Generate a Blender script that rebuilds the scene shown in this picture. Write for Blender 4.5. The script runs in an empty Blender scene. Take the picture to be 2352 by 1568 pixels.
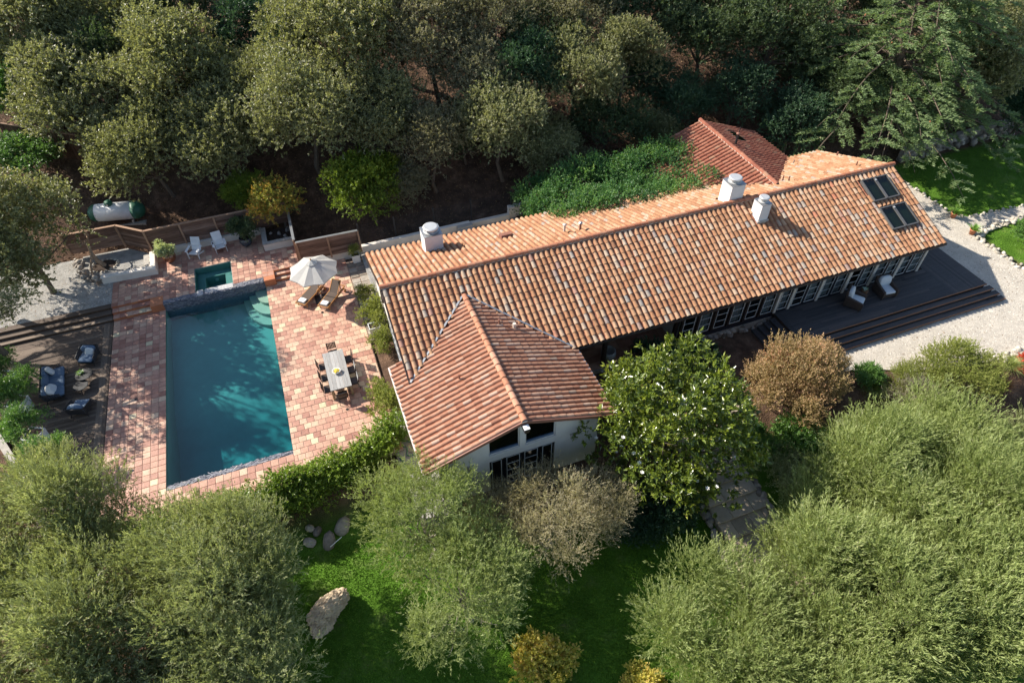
import bpy, math, random
import numpy as np
from mathutils import Vector, Matrix

# ------------------------------------------------------------------ camera, world, sun, exposure
scene = bpy.context.scene
col = scene.collection
PITCH, YAW, ROLL = math.radians(46.16), math.radians(20.05), math.radians(-0.61)
CAM = np.array([0.0, 0.0, 25.0])
fw = np.array([math.sin(YAW)*math.cos(PITCH), math.cos(YAW)*math.cos(PITCH), -math.sin(PITCH)])
rt = np.array([math.cos(YAW), -math.sin(YAW), 0.0]); up = np.cross(rt, fw)
rt2 = rt*math.cos(ROLL)+up*math.sin(ROLL); up2 = -rt*math.sin(ROLL)+up*math.cos(ROLL)
cd = bpy.data.cameras.new('camera'); cam = bpy.data.objects.new('camera', cd); col.objects.link(cam)
cam.matrix_world = Matrix(((rt2[0], up2[0], -fw[0], CAM[0]), (rt2[1], up2[1], -fw[1], CAM[1]), (rt2[2], up2[2], -fw[2], CAM[2]), (0, 0, 0, 1)))
cd.sensor_fit = 'HORIZONTAL'; cd.sensor_width = 36.0; cd.lens = 36.0*1484.0/2352.0
cd.clip_start = 0.1; cd.clip_end = 2000.0
scene.camera = cam

SUN_TRAVEL = Vector((1.113, -0.887, -1.0)).normalized()
wd = bpy.data.worlds.new('World'); scene.world = wd; wd.use_nodes = True
nt = wd.node_tree
sky = nt.nodes.new('ShaderNodeTexSky'); sky.sky_type = 'NISHITA'; sky.sun_disc = False
sky.sun_elevation = math.radians(35.1); sky.sun_rotation = math.radians(308.6)
sky.air_density = 1.0; sky.dust_density = 0.8; sky.ozone_density = 1.0
bg = nt.nodes['Background']; bg.inputs[1].default_value = 0.11
nt.links.new(sky.outputs[0], bg.inputs[0])
sl = bpy.data.lights.new('sun', 'SUN'); sl.energy = 5.0; sl.angle = math.radians(0.53); sl.color = (1.0, 0.93, 0.82)
so = bpy.data.objects.new('sun', sl); col.objects.link(so)
so.rotation_euler = SUN_TRAVEL.to_track_quat('-Z', 'Y').to_euler(); so.location = (-30, 30, 40)
vs = scene.view_settings; vs.view_transform = 'Standard'; vs.look = 'None'; vs.exposure = 1.0; vs.gamma = 1.0; vs.use_curve_mapping = False
scene.cycles.max_bounces = 8; scene.cycles.transparent_max_bounces = 12
scene.cycles.transmission_bounces = 4; scene.cycles.glossy_bounces = 3; scene.cycles.diffuse_bounces = 3
scene.cycles.caustics_reflective = False; scene.cycles.caustics_refractive = False

rng = np.random.default_rng(7); random.seed(7)

# ------------------------------------------------------------------ material helpers
MATS = {}
def ramp(n, stops):
    cr = n.color_ramp
    while len(cr.elements) > 1: cr.elements.remove(cr.elements[-1])
    cr.elements[0].position = stops[0][0]; cr.elements[0].color = (*stops[0][1], 1)
    for p, c in stops[1:]:
        e = cr.elements.new(p); e.color = (*c, 1)

def M(name, c=(.5, .5, .5), rough=.7, spec=.35, var=.18, vs=3.0, bump=0.0, bs=25.0, metal=0.0, tint=None, stretch=(1, 1, 1),
      trans=0.0, coat=0.0, tc=None, detail=5.0, spots=None):
    """Principled material. tint: list of (pos,colour) stops read through the per-piece 'tint' attribute.
    var/vs: mottling by noise in world space; spots=(colour, scale, threshold, amount): stains and lichen with a shape of their own."""
    m = bpy.data.materials.new(name); m.use_nodes = True; t = m.node_tree; N = t.nodes; L = t.links
    b = N['Principled BSDF']; out = N['Material Output']
    geo = N.new('ShaderNodeNewGeometry'); mp = N.new('ShaderNodeMapping'); mp.inputs['Scale'].default_value = stretch
    L.new(geo.outputs['Position'], mp.inputs['Vector'])
    if tint:
        at = N.new('ShaderNodeAttribute'); at.attribute_name = 'tint'
        cr = N.new('ShaderNodeValToRGB'); ramp(cr, tint); L.new(at.outputs['Fac'], cr.inputs[0]); base = cr.outputs[0]
    else:
        rgb = N.new('ShaderNodeRGB'); rgb.outputs[0].default_value = (*c, 1); base = rgb.outputs[0]
    if var > 0:
        nz = N.new('ShaderNodeTexNoise'); nz.inputs['Scale'].default_value = vs; nz.inputs['Detail'].default_value = detail; nz.inputs['Roughness'].default_value = .62
        L.new(mp.outputs[0], nz.inputs['Vector'])
        mr = N.new('ShaderNodeMapRange'); mr.inputs[1].default_value = .25; mr.inputs[2].default_value = .75
        mr.inputs[3].default_value = 1-var; mr.inputs[4].default_value = 1+var
        L.new(nz.outputs[0], mr.inputs[0])
        mx = N.new('ShaderNodeMix'); mx.data_type = 'RGBA'; mx.blend_type = 'MULTIPLY'; mx.inputs[0].default_value = 1
        L.new(base, mx.inputs[6]); L.new(mr.outputs[0], mx.inputs[7]); base = mx.outputs[2]
    if spots:
        sc_, ss, th, am = spots
        n2 = N.new('ShaderNodeTexNoise'); n2.inputs['Scale'].default_value = ss; n2.inputs['Detail'].default_value = 6; n2.inputs['Roughness'].default_value = .7
        L.new(mp.outputs[0], n2.inputs['Vector'])
        m2 = N.new('ShaderNodeMapRange'); m2.inputs[1].default_value = th; m2.inputs[2].default_value = th+.1; m2.inputs[4].default_value = am
        L.new(n2.outputs[0], m2.inputs[0])
        mx2 = N.new('ShaderNodeMix'); mx2.data_type = 'RGBA'; L.new(m2.outputs[0], mx2.inputs[0]); L.new(base, mx2.inputs[6]); mx2.inputs[7].default_value = (*sc_, 1)
        base = mx2.outputs[2]
    L.new(base, b.inputs['Base Color'])
    b.inputs['Roughness'].default_value = rough; b.inputs['Metallic'].default_value = metal
    b.inputs['Specular IOR Level'].default_value = spec; b.inputs['Coat Weight'].default_value = coat
    if bump > 0:
        n3 = N.new('ShaderNodeTexNoise'); n3.inputs['Scale'].default_value = bs; n3.inputs['Detail'].default_value = 4
        L.new(mp.outputs[0], n3.inputs['Vector'])
        bp = N.new('ShaderNodeBump'); bp.inputs['Strength'].default_value = bump; bp.inputs['Distance'].default_value = .05
        L.new(n3.outputs[0], bp.inputs['Height']); L.new(bp.outputs[0], b.inputs['Normal'])
    if trans > 0:
        tr = N.new('ShaderNodeBsdfTranslucent'); ms = N.new('ShaderNodeMixShader'); ms.inputs[0].default_value = trans
        if tc:
            mt = N.new('ShaderNodeMix'); mt.data_type = 'RGBA'; mt.blend_type = 'MULTIPLY'; mt.inputs[0].default_value = 1
            L.new(base, mt.inputs[6]); mt.inputs[7].default_value = (*tc, 1); L.new(mt.outputs[2], tr.inputs[0])
        else: L.new(base, tr.inputs[0])
        L.new(b.outputs[0], ms.inputs[1]); L.new(tr.outputs[0], ms.inputs[2]); L.new(ms.outputs[0], out.inputs[0])
    MATS[name] = m; return m

def glass_mat(name, tintc, facing, rough=.02, ior=1.45, volume=None, wave=0.0):
    """clear sheet: straight-through tinted transmission plus Fresnel mirror."""
    m = bpy.data.materials.new(name); m.use_nodes = True; t = m.node_tree; N = t.nodes; L = t.links
    N.remove(N['Principled BSDF']); out = N['Material Output']
    tr = N.new('ShaderNodeBsdfTransparent'); tr.inputs[0].default_value = (*tintc, 1)
    gl = N.new('ShaderNodeBsdfGlossy'); gl.inputs['Roughness'].default_value = rough
    fr = N.new('ShaderNodeFresnel'); fr.inputs[0].default_value = ior
    mul = N.new('ShaderNodeMath'); mul.operation = 'MULTIPLY'; mul.inputs[1].default_value = facing; mul.use_clamp = True
    gb_ = N.new('ShaderNodeNewGeometry'); inv = N.new('ShaderNodeMath'); inv.operation = 'SUBTRACT'; inv.inputs[0].default_value = 1.0   # no total reflection from below: rays are not bent here
    L.new(gb_.outputs['Backfacing'], inv.inputs[1]); m0 = N.new('ShaderNodeMath'); m0.operation = 'MULTIPLY'
    L.new(fr.outputs[0], m0.inputs[0]); L.new(inv.outputs[0], m0.inputs[1]); L.new(m0.outputs[0], mul.inputs[0])
    ms = N.new('ShaderNodeMixShader'); L.new(mul.outputs[0], ms.inputs[0]); L.new(tr.outputs[0], ms.inputs[1]); L.new(gl.outputs[0], ms.inputs[2])
    L.new(ms.outputs[0], out.inputs[0])
    if wave:
        geo = N.new('ShaderNodeNewGeometry'); nz = N.new('ShaderNodeTexNoise'); nz.inputs['Scale'].default_value = 3.2; nz.inputs['Detail'].default_value = 3
        L.new(geo.outputs['Position'], nz.inputs['Vector'])
        bp = N.new('ShaderNodeBump'); bp.inputs['Strength'].default_value = wave; bp.inputs['Distance'].default_value = .05
        L.new(nz.outputs[0], bp.inputs['Height']); L.new(bp.outputs[0], gl.inputs['Normal']); L.new(bp.outputs[0], fr.inputs['Normal'])
    if volume:
        va = N.new('ShaderNodeVolumeAbsorption'); va.inputs[0].default_value = (*volume[0], 1); va.inputs[1].default_value = volume[1]
        L.new(va.outputs[0], out.inputs[1])
    MATS[name] = m; return m

# masonry, tiles
M('roof_old', rough=.85, spec=.2, var=.22, vs=9, bump=.25, bs=30, spots=((.33, .29, .22), 11, .6, .55),
  tint=[(0, (.165, .082, .048)), (.12, (.25, .128, .068)), (.35, (.30, .150, .078)), (.6, (.345, .192, .106)), (.8, (.375, .238, .148)), (.9, (.35, .275, .205)), (.96, (.22, .20, .18)), (1, (.36, .145, .08))])
M('roof_new', rough=.8, spec=.22, var=.16, vs=8, bump=.2, bs=30, spots=((.27, .19, .13), 7, .66, .5),
  tint=[(0, (0.240, 0.108, 0.068)), (.2, (0.312, 0.148, 0.092)), (.55, (0.360, 0.188, 0.120)), (.8, (0.400, 0.240, 0.164)), (.93, (0.416, 0.288, 0.216)), (1, (0.256, 0.192, 0.144))])
M('roof_back', rough=.85, spec=.2, var=.22, vs=9, bump=.25, bs=30, spots=((.30, .27, .16), 9, .62, .5),
  tint=[(0, (0.200, 0.068, 0.044)), (.4, (0.264, 0.096, 0.060)), (.8, (0.304, 0.128, 0.080)), (1, (0.288, 0.176, 0.112))])
M('roof_pan', (.27, .115, .07), rough=.9, spec=.1, var=.3, vs=6, bump=.3)
M('ridge', rough=.8, spec=.25, var=.15, vs=7, bump=.2, tint=[(0, (0.336, 0.128, 0.068)), (.6, (0.384, 0.160, 0.092)), (1, (0.400, 0.200, 0.120))])
M('ridge_new', rough=.8, spec=.25, var=.15, vs=7, bump=.2, tint=[(0, (0.352, 0.152, 0.088)), (.6, (0.416, 0.200, 0.120)), (1, (0.448, 0.240, 0.160))])
M('mortar', (.42, .37, .32), rough=.95, var=.25, vs=12, bump=.5)
M('patio_tile', rough=.55, spec=.35, var=.2, vs=5, bump=.25, bs=18, spots=((.5, .36, .27), 3.5, .62, .35),
  tint=[(0, (.27, .12, .085)), (.3, (.385, .20, .145)), (.55, (.46, .27, .19)), (.75, (.52, .35, .245)), (.9, (.57, .45, .30)), (1, (.50, .43, .27))])
M('grout', (.30, .22, .17), rough=.95, var=.25, vs=6, bump=.3)
M('riser_tile', rough=.6, var=.2, vs=6, bump=.2, tint=[(0, (.36, .12, .06)), (1, (.5, .2, .09))])
M('stucco', (.60, .56, .51), rough=.9, spec=.2, var=.07, vs=2.2, bump=.25, bs=30, spots=((.55, .5, .43), 1.3, .66, .35))
M('white_wall', (.64, .58, .51), rough=.9, spec=.2, var=.1, vs=2.0, bump=.2, bs=25, spots=((.45, .41, .34), 2.5, .64, .4))
M('chimney_white', (.66, .63, .60), rough=.8, spec=.25, var=.06, vs=3, bump=.1, spots=((.6, .56, .5), 3, .66, .4))
M('stone_cap', (.36, .33, .29), rough=.9, var=.25, vs=5, bump=.4)
M('stone', rough=.9, spec=.2, var=.3, vs=7, bump=.5, bs=15, tint=[(0, (.14, .12, .10)), (.4, (.24, .21, .18)), (.75, (.33, .28, .23)), (1, (.40, .36, .31))])
M('pale_stone', rough=.9, spec=.2, var=.25, vs=7, bump=.4, bs=15, tint=[(0, (.28, .25, .20)), (.5, (.42, .38, .31)), (1, (.55, .50, .42))])
M('sandstone', (.50, .39, .27), rough=.9, spec=.15, var=.28, vs=2.2, bump=.8, bs=6, stretch=(.7, 1.6, 3), spots=((.24, .16, .10), 2.2, .58, .5))
M('paver_stone', rough=.85, var=.25, vs=5, bump=.35, tint=[(0, (.19, .155, .12)), (.5, (.27, .23, .185)), (.85, (.34, .30, .25)), (1, (.36, .38, .40))])
M('flagstone', rough=.85, var=.2, vs=4, bump=.3, tint=[(0, (.27, .22, .16)), (.5, (.36, .30, .22)), (1, (.42, .33, .24))])
M('slate_wall', (.14, .145, .17), rough=.5, spec=.5, var=.5, vs=9, bump=1.0, bs=9, stretch=(1, 1, 3.5))
M('slate_chip', rough=.5, spec=.5, var=.25, vs=9, bump=.2, tint=[(0, (.07, .075, .10)), (.5, (.15, .155, .19)), (.85, (.24, .24, .27)), (1, (.33, .29, .25))])
M('slate_light', rough=.6, spec=.4, var=.2, vs=9, bump=.3, tint=[(0, (.30, .30, .31)), (.6, (.42, .41, .40)), (1, (.50, .48, .46))])
M('spill_stone', (.42, .41, .41), rough=.6, spec=.4, var=.35, vs=8, bump=.8, bs=9, stretch=(1, 3, 3))
# pool
M('pool_plaster', (.14, .28, .23), rough=.7, var=.08, vs=1.5)
M('pool_step', (.27, .33, .25), rough=.7, var=.1, vs=2)
M('spa_plaster', (.16, .22, .20), rough=.7, var=.1, vs=2)
glass_mat('water', (.93, .98, .98), 1.35, rough=.015, ior=1.33, volume=((.08, .70, .80), .62), wave=.10)
glass_mat('spa_water', (.8, .95, .93), 1.2, rough=.015, ior=1.33, volume=((.2, .75, .8), .5), wave=.08)
glass_mat('pane', (.55, .6, .6), 1.3)
glass_mat('skylight_glass', (.45, .5, .45), 1.3)
# wood and metal
M('deck_dark', rough=.65, spec=.3, var=.22, vs=4, bump=.2, bs=14, stretch=(.25, 4, 4), tint=[(0, (.040, .038, .040)), (.6, (.060, .055, .055)), (1, (.085, .072, .066))])
M('nosing', (.21, .098, .048), rough=.6, var=.25, vs=5, bump=.15, stretch=(.3, 4, 4))
M('deck_left', rough=.75, spec=.25, var=.28, vs=4, bump=.25, bs=14, stretch=(.25, 4, 4), tint=[(0, (.085, .06, .045)), (.6, (.125, .09, .066)), (1, (.18, .135, .10))])
M('fence_board', rough=.85, spec=.15, var=.5, vs=3.2, bump=.4, bs=12, stretch=(.35, .35, 5), spots=((.05, .032, .026), 2.5, .56, .7),
  tint=[(0, (.115, .068, .05)), (.6, (.175, .108, .08)), (1, (.24, .16, .125))])
M('fence_post', (.30, .185, .12), rough=.8, var=.25, vs=5, bump=.25, stretch=(3, 3, .4))
M('old_wood', rough=.9, spec=.1, var=.5, vs=4, bump=.4, stretch=(4, 4, .4), tint=[(0, (.05, .03, .022)), (1, (.14, .085, .055))])
M('table_wood', rough=.75, spec=.2, var=.22, vs=5, bump=.25, bs=12, stretch=(5, .4, 4), tint=[(0, (.25, .245, .235)), (1, (.36, .35, .335))])
M('teak', (.40, .19, .065), rough=.55, spec=.35, var=.2, vs=6, bump=.1)
M('table_leg_wood', (.35, .265, .17), rough=.75, var=.25, vs=5, bump=.2, stretch=(4, 4, .5))
M('sling', (.085, .062, .05), rough=.8, var=.15, vs=30, bump=.1)
M('dark_chair', (.055, .036, .026), rough=.5, var=.2, vs=8)
M('chair_grey', (.35, .35, .34), rough=.6, var=.15, vs=8)
M('white_paint', (.68, .68, .67), rough=.5, var=.05, vs=5)
M('navy_frame', (.012, .011, .017), rough=.4, spec=.5, var=.1)
M('brown_frame', (.030, .020, .017), rough=.45, spec=.5, var=.1)
M('post_white', (.56, .50, .43), rough=.7, var=.1)
M('dark_metal', (.03, .03, .032), rough=.45, var=.1, metal=.3)
M('grey_metal', (.35, .36, .37), rough=.4, var=.1, metal=.7)
M('pale_metal', (.55, .55, .54), rough=.45, var=.1, metal=.5)
M('gutter', (.035, .028, .026), rough=.5, var=.15)
M('white_gutter', (.62, .55, .52), rough=.5, var=.1)
M('rust_pipe', (.22, .10, .07), rough=.6, var=.2)
M('pale_pipe', (.58, .50, .42), rough=.7, var=.15)
M('skylight_frame', (.12, .115, .11), rough=.5, var=.15, metal=.3)
M('rope_grey', (.06, .06, .066), rough=.7, var=.25, vs=18, bump=.4, bs=30)
M('blue_cushion', (.105, .150, .215), rough=.9, var=.08, vs=20, bump=.1, bs=60)
M('white_cushion', (.62, .62, .60), rough=.9, var=.06, vs=12, bump=.1)
M('pattern_cushion', (.66, .65, .62), rough=.9, var=.05, spots=((.35, .38, .36), 9, .56, .8))
M('grey_cushion', (.52, .54, .55), rough=.9, var=.05, vs=10)
M('wicker', (.050, .034, .027), rough=.7, var=.4, vs=30, bump=.6, bs=45)
M('stump', (.13, .065, .035), rough=.7, var=.3, vs=9, bump=.3)
M('canvas', (.48, .47, .44), rough=.9, var=.07, vs=5, trans=.25)
M('towel', (.78, .78, .77), rough=.95, var=.04, bump=.1)
M('tank_white', (.66, .66, .65), rough=.5, var=.1, vs=3, spots=((.28, .25, .21), 4, .63, .6))
M('tank_green', (.025, .105, .062), rough=.5, var=.2, vs=4)
M('terracotta', (.36, .14, .07), rough=.75, var=.2, vs=6)
M('glazed_pot', (.05, .028, .022), rough=.2, spec=.6, var=.4, vs=4, coat=.5)
M('glazed_rust', (.16, .055, .025), rough=.2, spec=.6, var=.5, vs=4, coat=.5)
M('blue_pot', (.03, .045, .06), rough=.25, spec=.6, var=.3, vs=4, coat=.4)
M('concrete_pot', (.33, .31, .29), rough=.9, var=.2, vs=8, bump=.3)
M('soil', (.045, .03, .022), rough=1, var=.4, vs=12, bump=.6)
M('interior', (.10, .09, .085), rough=.9, var=.1)
M('shaft_green', (.16, .20, .15), rough=.6, var=.15, vs=1.5)
M('curtain', (.42, .43, .44), rough=.95, var=.15, vs=1.5, stretch=(6, 6, .4))
M('lemon', (.75, .55, .04), rough=.45, var=.1, vs=30)
M('hose', (.04, .16, .07), rough=.5, var=.1)
M('flower', (.80, .78, .72), rough=.8, var=.05)
# ground
M('gravel_white', rough=.95, spec=.15, var=.2, vs=1.4, bump=1.0, bs=45, tint=None, c=(.50, .45, .38), spots=((.28, .22, .14), 26, .63, .75), detail=8)
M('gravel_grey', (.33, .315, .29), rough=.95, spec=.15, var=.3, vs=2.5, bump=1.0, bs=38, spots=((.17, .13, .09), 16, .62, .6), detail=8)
M('grass', rough=.8, spec=.15, var=.3, vs=1.2, trans=.3, tint=[(0, (.075, .165, .014)), (.6, (.13, .26, .025)), (.9, (.19, .29, .05)), (1, (.27, .25, .10))])
M('pebble', rough=.9, var=.1, tint=[(0, (.30, .26, .21)), (.5, (.52, .48, .41)), (1, (.70, .66, .58))])
M('litter', rough=.9, var=.1, tint=[(0, (.07, .04, .02)), (.5, (.16, .09, .045)), (1, (.28, .19, .09))])
# bark and leaves
M('bark', (.13, .10, .075), rough=.95, spec=.1, var=.35, vs=6, bump=.6, bs=14, stretch=(2, 2, .5))
M('olive_bark', (.30, .265, .215), rough=.95, spec=.1, var=.3, vs=6, bump=.5)
M('bare_wood', (.30, .205, .135), rough=.9, spec=.1, var=.3, vs=6, bump=.3)
TC = (1.25, 1.3, .7)
LB = 1.85
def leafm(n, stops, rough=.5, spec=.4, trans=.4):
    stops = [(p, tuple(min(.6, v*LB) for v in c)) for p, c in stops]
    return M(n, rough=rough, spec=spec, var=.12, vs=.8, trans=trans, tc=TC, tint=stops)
leafm('leaf_oak', [(0, (.070, .072, .032)), (.45, (.125, .128, .058)), (.8, (.185, .185, .092)), (1, (.24, .20, .13))], rough=.42, spec=.55)
leafm('leaf_oak_grey', [(0, (.075, .072, .042)), (.5, (.125, .118, .068)), (1, (.20, .17, .11))], rough=.5, spec=.45)
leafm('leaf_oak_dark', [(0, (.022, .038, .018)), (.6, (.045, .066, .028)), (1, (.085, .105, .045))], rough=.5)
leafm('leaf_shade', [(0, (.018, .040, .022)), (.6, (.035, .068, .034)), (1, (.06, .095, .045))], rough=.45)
leafm('leaf_laurel', [(0, (.04, .085, .022)), (.6, (.075, .14, .032)), (1, (.13, .2, .05))], rough=.35, spec=.6)
leafm('leaf_olive', [(0, (.095, .106, .045)), (.5, (.150, .166, .075)), (.85, (.215, .225, .12)), (1, (.27, .25, .17))], rough=.5, spec=.4)
leafm('leaf_olive_light', [(0, (.100, .122, .040)), (.5, (.165, .192, .070)), (.85, (.22, .245, .11)), (1, (.27, .26, .16))], rough=.5, spec=.4)
leafm('leaf_tan', [(0, (.15, .13, .08)), (.5, (.25, .22, .15)), (.97, (.33, .30, .22)), (1, (.45, .16, .13))], rough=.7, spec=.2)
leafm('leaf_magnolia', [(0, (.030, .046, .008)), (.5, (.075, .100, .012)), (.85, (.145, .165, .020)), (1, (.20, .15, .05))], rough=.28, spec=.7, trans=.3)
leafm('leaf_rust', [(0, (.10, .08, .032)), (.4, (.18, .13, .065)), (.8, (.28, .17, .105)), (1, (.34, .14, .10))], rough=.6, spec=.25)
leafm('leaf_bright', [(0, (.045, .075, .008)), (.6, (.10, .135, .014)), (1, (.17, .185, .022))], rough=.5, trans=.4)
leafm('leaf_autumn', [(0, (.085, .125, .022)), (.4, (.17, .17, .03)), (.68, (.32, .17, .03)), (1, (.50, .09, .045))], rough=.5, trans=.35)
leafm('leaf_cedar', [(0, (.055, .085, .040)), (.5, (.10, .140, .062)), (.9, (.165, .195, .10)), (1, (.22, .17, .09))], rough=.6, spec=.3)
leafm('leaf_vine', [(0, (.020, .055, .022)), (.5, (.045, .105, .032)), (1, (.13, .20, .04))], rough=.45)
leafm('leaf_hedge', [(0, (.055, .085, .012)), (.5, (.105, .155, .022)), (1, (.19, .235, .045))], rough=.35, spec=.6)
leafm('leaf_juniper', [(0, (.08, .095, .022)), (.5, (.135, .15, .038)), (1, (.2, .2, .07))], rough=.7, spec=.2)
leafm('leaf_lavender', [(0, (.12, .105, .085)), (1, (.24, .215, .18))], rough=.8, spec=.15)
leafm('leaf_topiary', [(0, (.15, .17, .09)), (.6, (.28, .30, .17)), (1, (.42, .42, .28))], rough=.5)
leafm('leaf_yellow', [(0, (.15, .17, .03)), (.6, (.33, .27, .06)), (1, (.45, .2, .08))], rough=.5)
leafm('leaf_red', [(0, (.30, .03, .02)), (1, (.55, .09, .05))], rough=.5)
leafm('leaf_redgrass', [(0, (.12, .06, .03)), (1, (.28, .17, .10))], rough=.7)
leafm('leaf_grass', [(0, (.11, .15, .04)), (1, (.25, .26, .11))], rough=.6)
leafm('leaf_agave', [(0, (.07, .15, .03)), (1, (.16, .25, .05))], rough=.4)
leafm('leaf_succulent', [(0, (.10, .17, .13)), (1, (.2, .28, .22))], rough=.5)

# terrain colours: bare litter on the hillside, green on the lawns
def ground_mat():
    m = bpy.data.materials.new('ground_soil'); m.use_nodes = True; t = m.node_tree; N = t.nodes; L = t.links; b = N['Principled BSDF']
    geo = N.new('ShaderNodeNewGeometry')
    n1 = N.new('ShaderNodeTexNoise'); n1.inputs['Scale'].default_value = 1.1; n1.inputs['Detail'].default_value = 9; n1.inputs['Roughness'].default_value = .75
    L.new(geo.outputs['Position'], n1.inputs['Vector'])
    cr = N.new('ShaderNodeValToRGB'); ramp(cr, [(.3, (.045, .028, .02)), (.5, (.10, .062, .042)), (.62, (.17, .105, .07)), (.75, (.26, .18, .125))])
    L.new(n1.outputs[0], cr.inputs[0])
    at = N.new('ShaderNodeAttribute'); at.attribute_name = 'tint'
    n2 = N.new('ShaderNodeTexNoise'); n2.inputs['Scale'].default_value = .9; n2.inputs['Detail'].default_value = 6
    L.new(geo.outputs['Position'], n2.inputs['Vector'])
    c2 = N.new('ShaderNodeValToRGB'); ramp(c2, [(.3, (.05, .11, .012)), (.55, (.08, .165, .018)), (.68, (.12, .18, .04)), (.76, (.15, .12, .07))])
    L.new(n2.outputs[0], c2.inputs[0])
    mx = N.new('ShaderNodeMix'); mx.data_type = 'RGBA'; L.new(at.outputs['Fac'], mx.inputs[0]); L.new(cr.outputs[0], mx.inputs[6]); L.new(c2.outputs[0], mx.inputs[7])
    L.new(mx.outputs[2], b.inputs['Base Color']); b.inputs['Roughness'].default_value = .95; b.inputs['Specular IOR Level'].default_value = .1
    n3 = N.new('ShaderNodeTexNoise'); n3.inputs['Scale'].default_value = 14; n3.inputs['Detail'].default_value = 5
    L.new(geo.outputs['Position'], n3.inputs['Vector'])
    bp = N.new('ShaderNodeBump'); bp.inputs['Strength'].default_value = .9; bp.inputs['Distance'].default_value = .08
    L.new(n3.outputs[0], bp.inputs['Height']); L.new(bp.outputs[0], b.inputs['Normal'])
    MATS['ground_soil'] = m
ground_mat()

# ------------------------------------------------------------------ object helpers
WLOC = {}
def tag(o, label=None, cat=None, group=None, kind=None):
    if label: o['label'] = label
    if cat: o['category'] = cat
    if group: o['group'] = group
    if kind: o['kind'] = kind
    return o
def thing(name, label, cat, loc=(0, 0, 0), rz=0.0, group=None, scale=1.0):
    o = bpy.data.objects.new(name, None); col.objects.link(o); o.empty_display_size = .2
    o.location = loc; o.rotation_euler = (0, 0, rz); o.scale = (scale,)*3 if np.isscalar(scale) else scale
    WLOC[o] = np.array(loc, float)
    return tag(o, label, cat, group)
def link(name, me, parent=None, world=False, loc=None):
    o = bpy.data.objects.new(name, me); col.objects.link(o)
    w = np.zeros(3)
    if parent is not None:
        o.parent = parent
        if world: o.location = -WLOC[parent]
        else: w = WLOC.get(parent, np.zeros(3)).copy()
    if loc is not None: o.location = loc
    WLOC[o] = w
    return o
def np_mesh(name, V, F, mat, tint=None, smooth=False):
    """V (n,3), F (m,3|4) arrays -> mesh; tint: value per vertex."""
    V = np.asarray(V, np.float32); F = np.asarray(F, np.int32); k = F.shape[1]
    me = bpy.data.meshes.new(name)
    me.vertices.add(len(V)); me.vertices.foreach_set('co', V.ravel())
    me.loops.add(F.size); me.loops.foreach_set('vertex_index', F.ravel())
    me.polygons.add(len(F)); me.polygons.foreach_set('loop_start', np.arange(0, F.size, k, dtype=np.int32))
    me.polygons.foreach_set('loop_total', np.full(len(F), k, np.int32))
    me.polygons.foreach_set('use_smooth', np.full(len(F), smooth, bool))
    if tint is not None:
        a = me.attributes.new('tint', 'FLOAT', 'POINT'); a.data.foreach_set('value', np.asarray(tint, np.float32))
    me.update(calc_edges=True); me.materials.append(MATS[mat] if isinstance(mat, str) else mat)
    return me

def rotz(a):
    c, s = math.cos(a), math.sin(a); return np.array([[c, -s, 0], [s, c, 0], [0, 0, 1.0]])
def euler(rx=0, ry=0, rz=0):
    cx, sx = math.cos(rx), math.sin(rx); cy, sy = math.cos(ry), math.sin(ry)
    return rotz(rz) @ np.array([[cy, 0, sy], [0, 1, 0], [-sy, 0, cy]]) @ np.array([[1, 0, 0], [0, cx, -sx], [0, sx, cx]])

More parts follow.
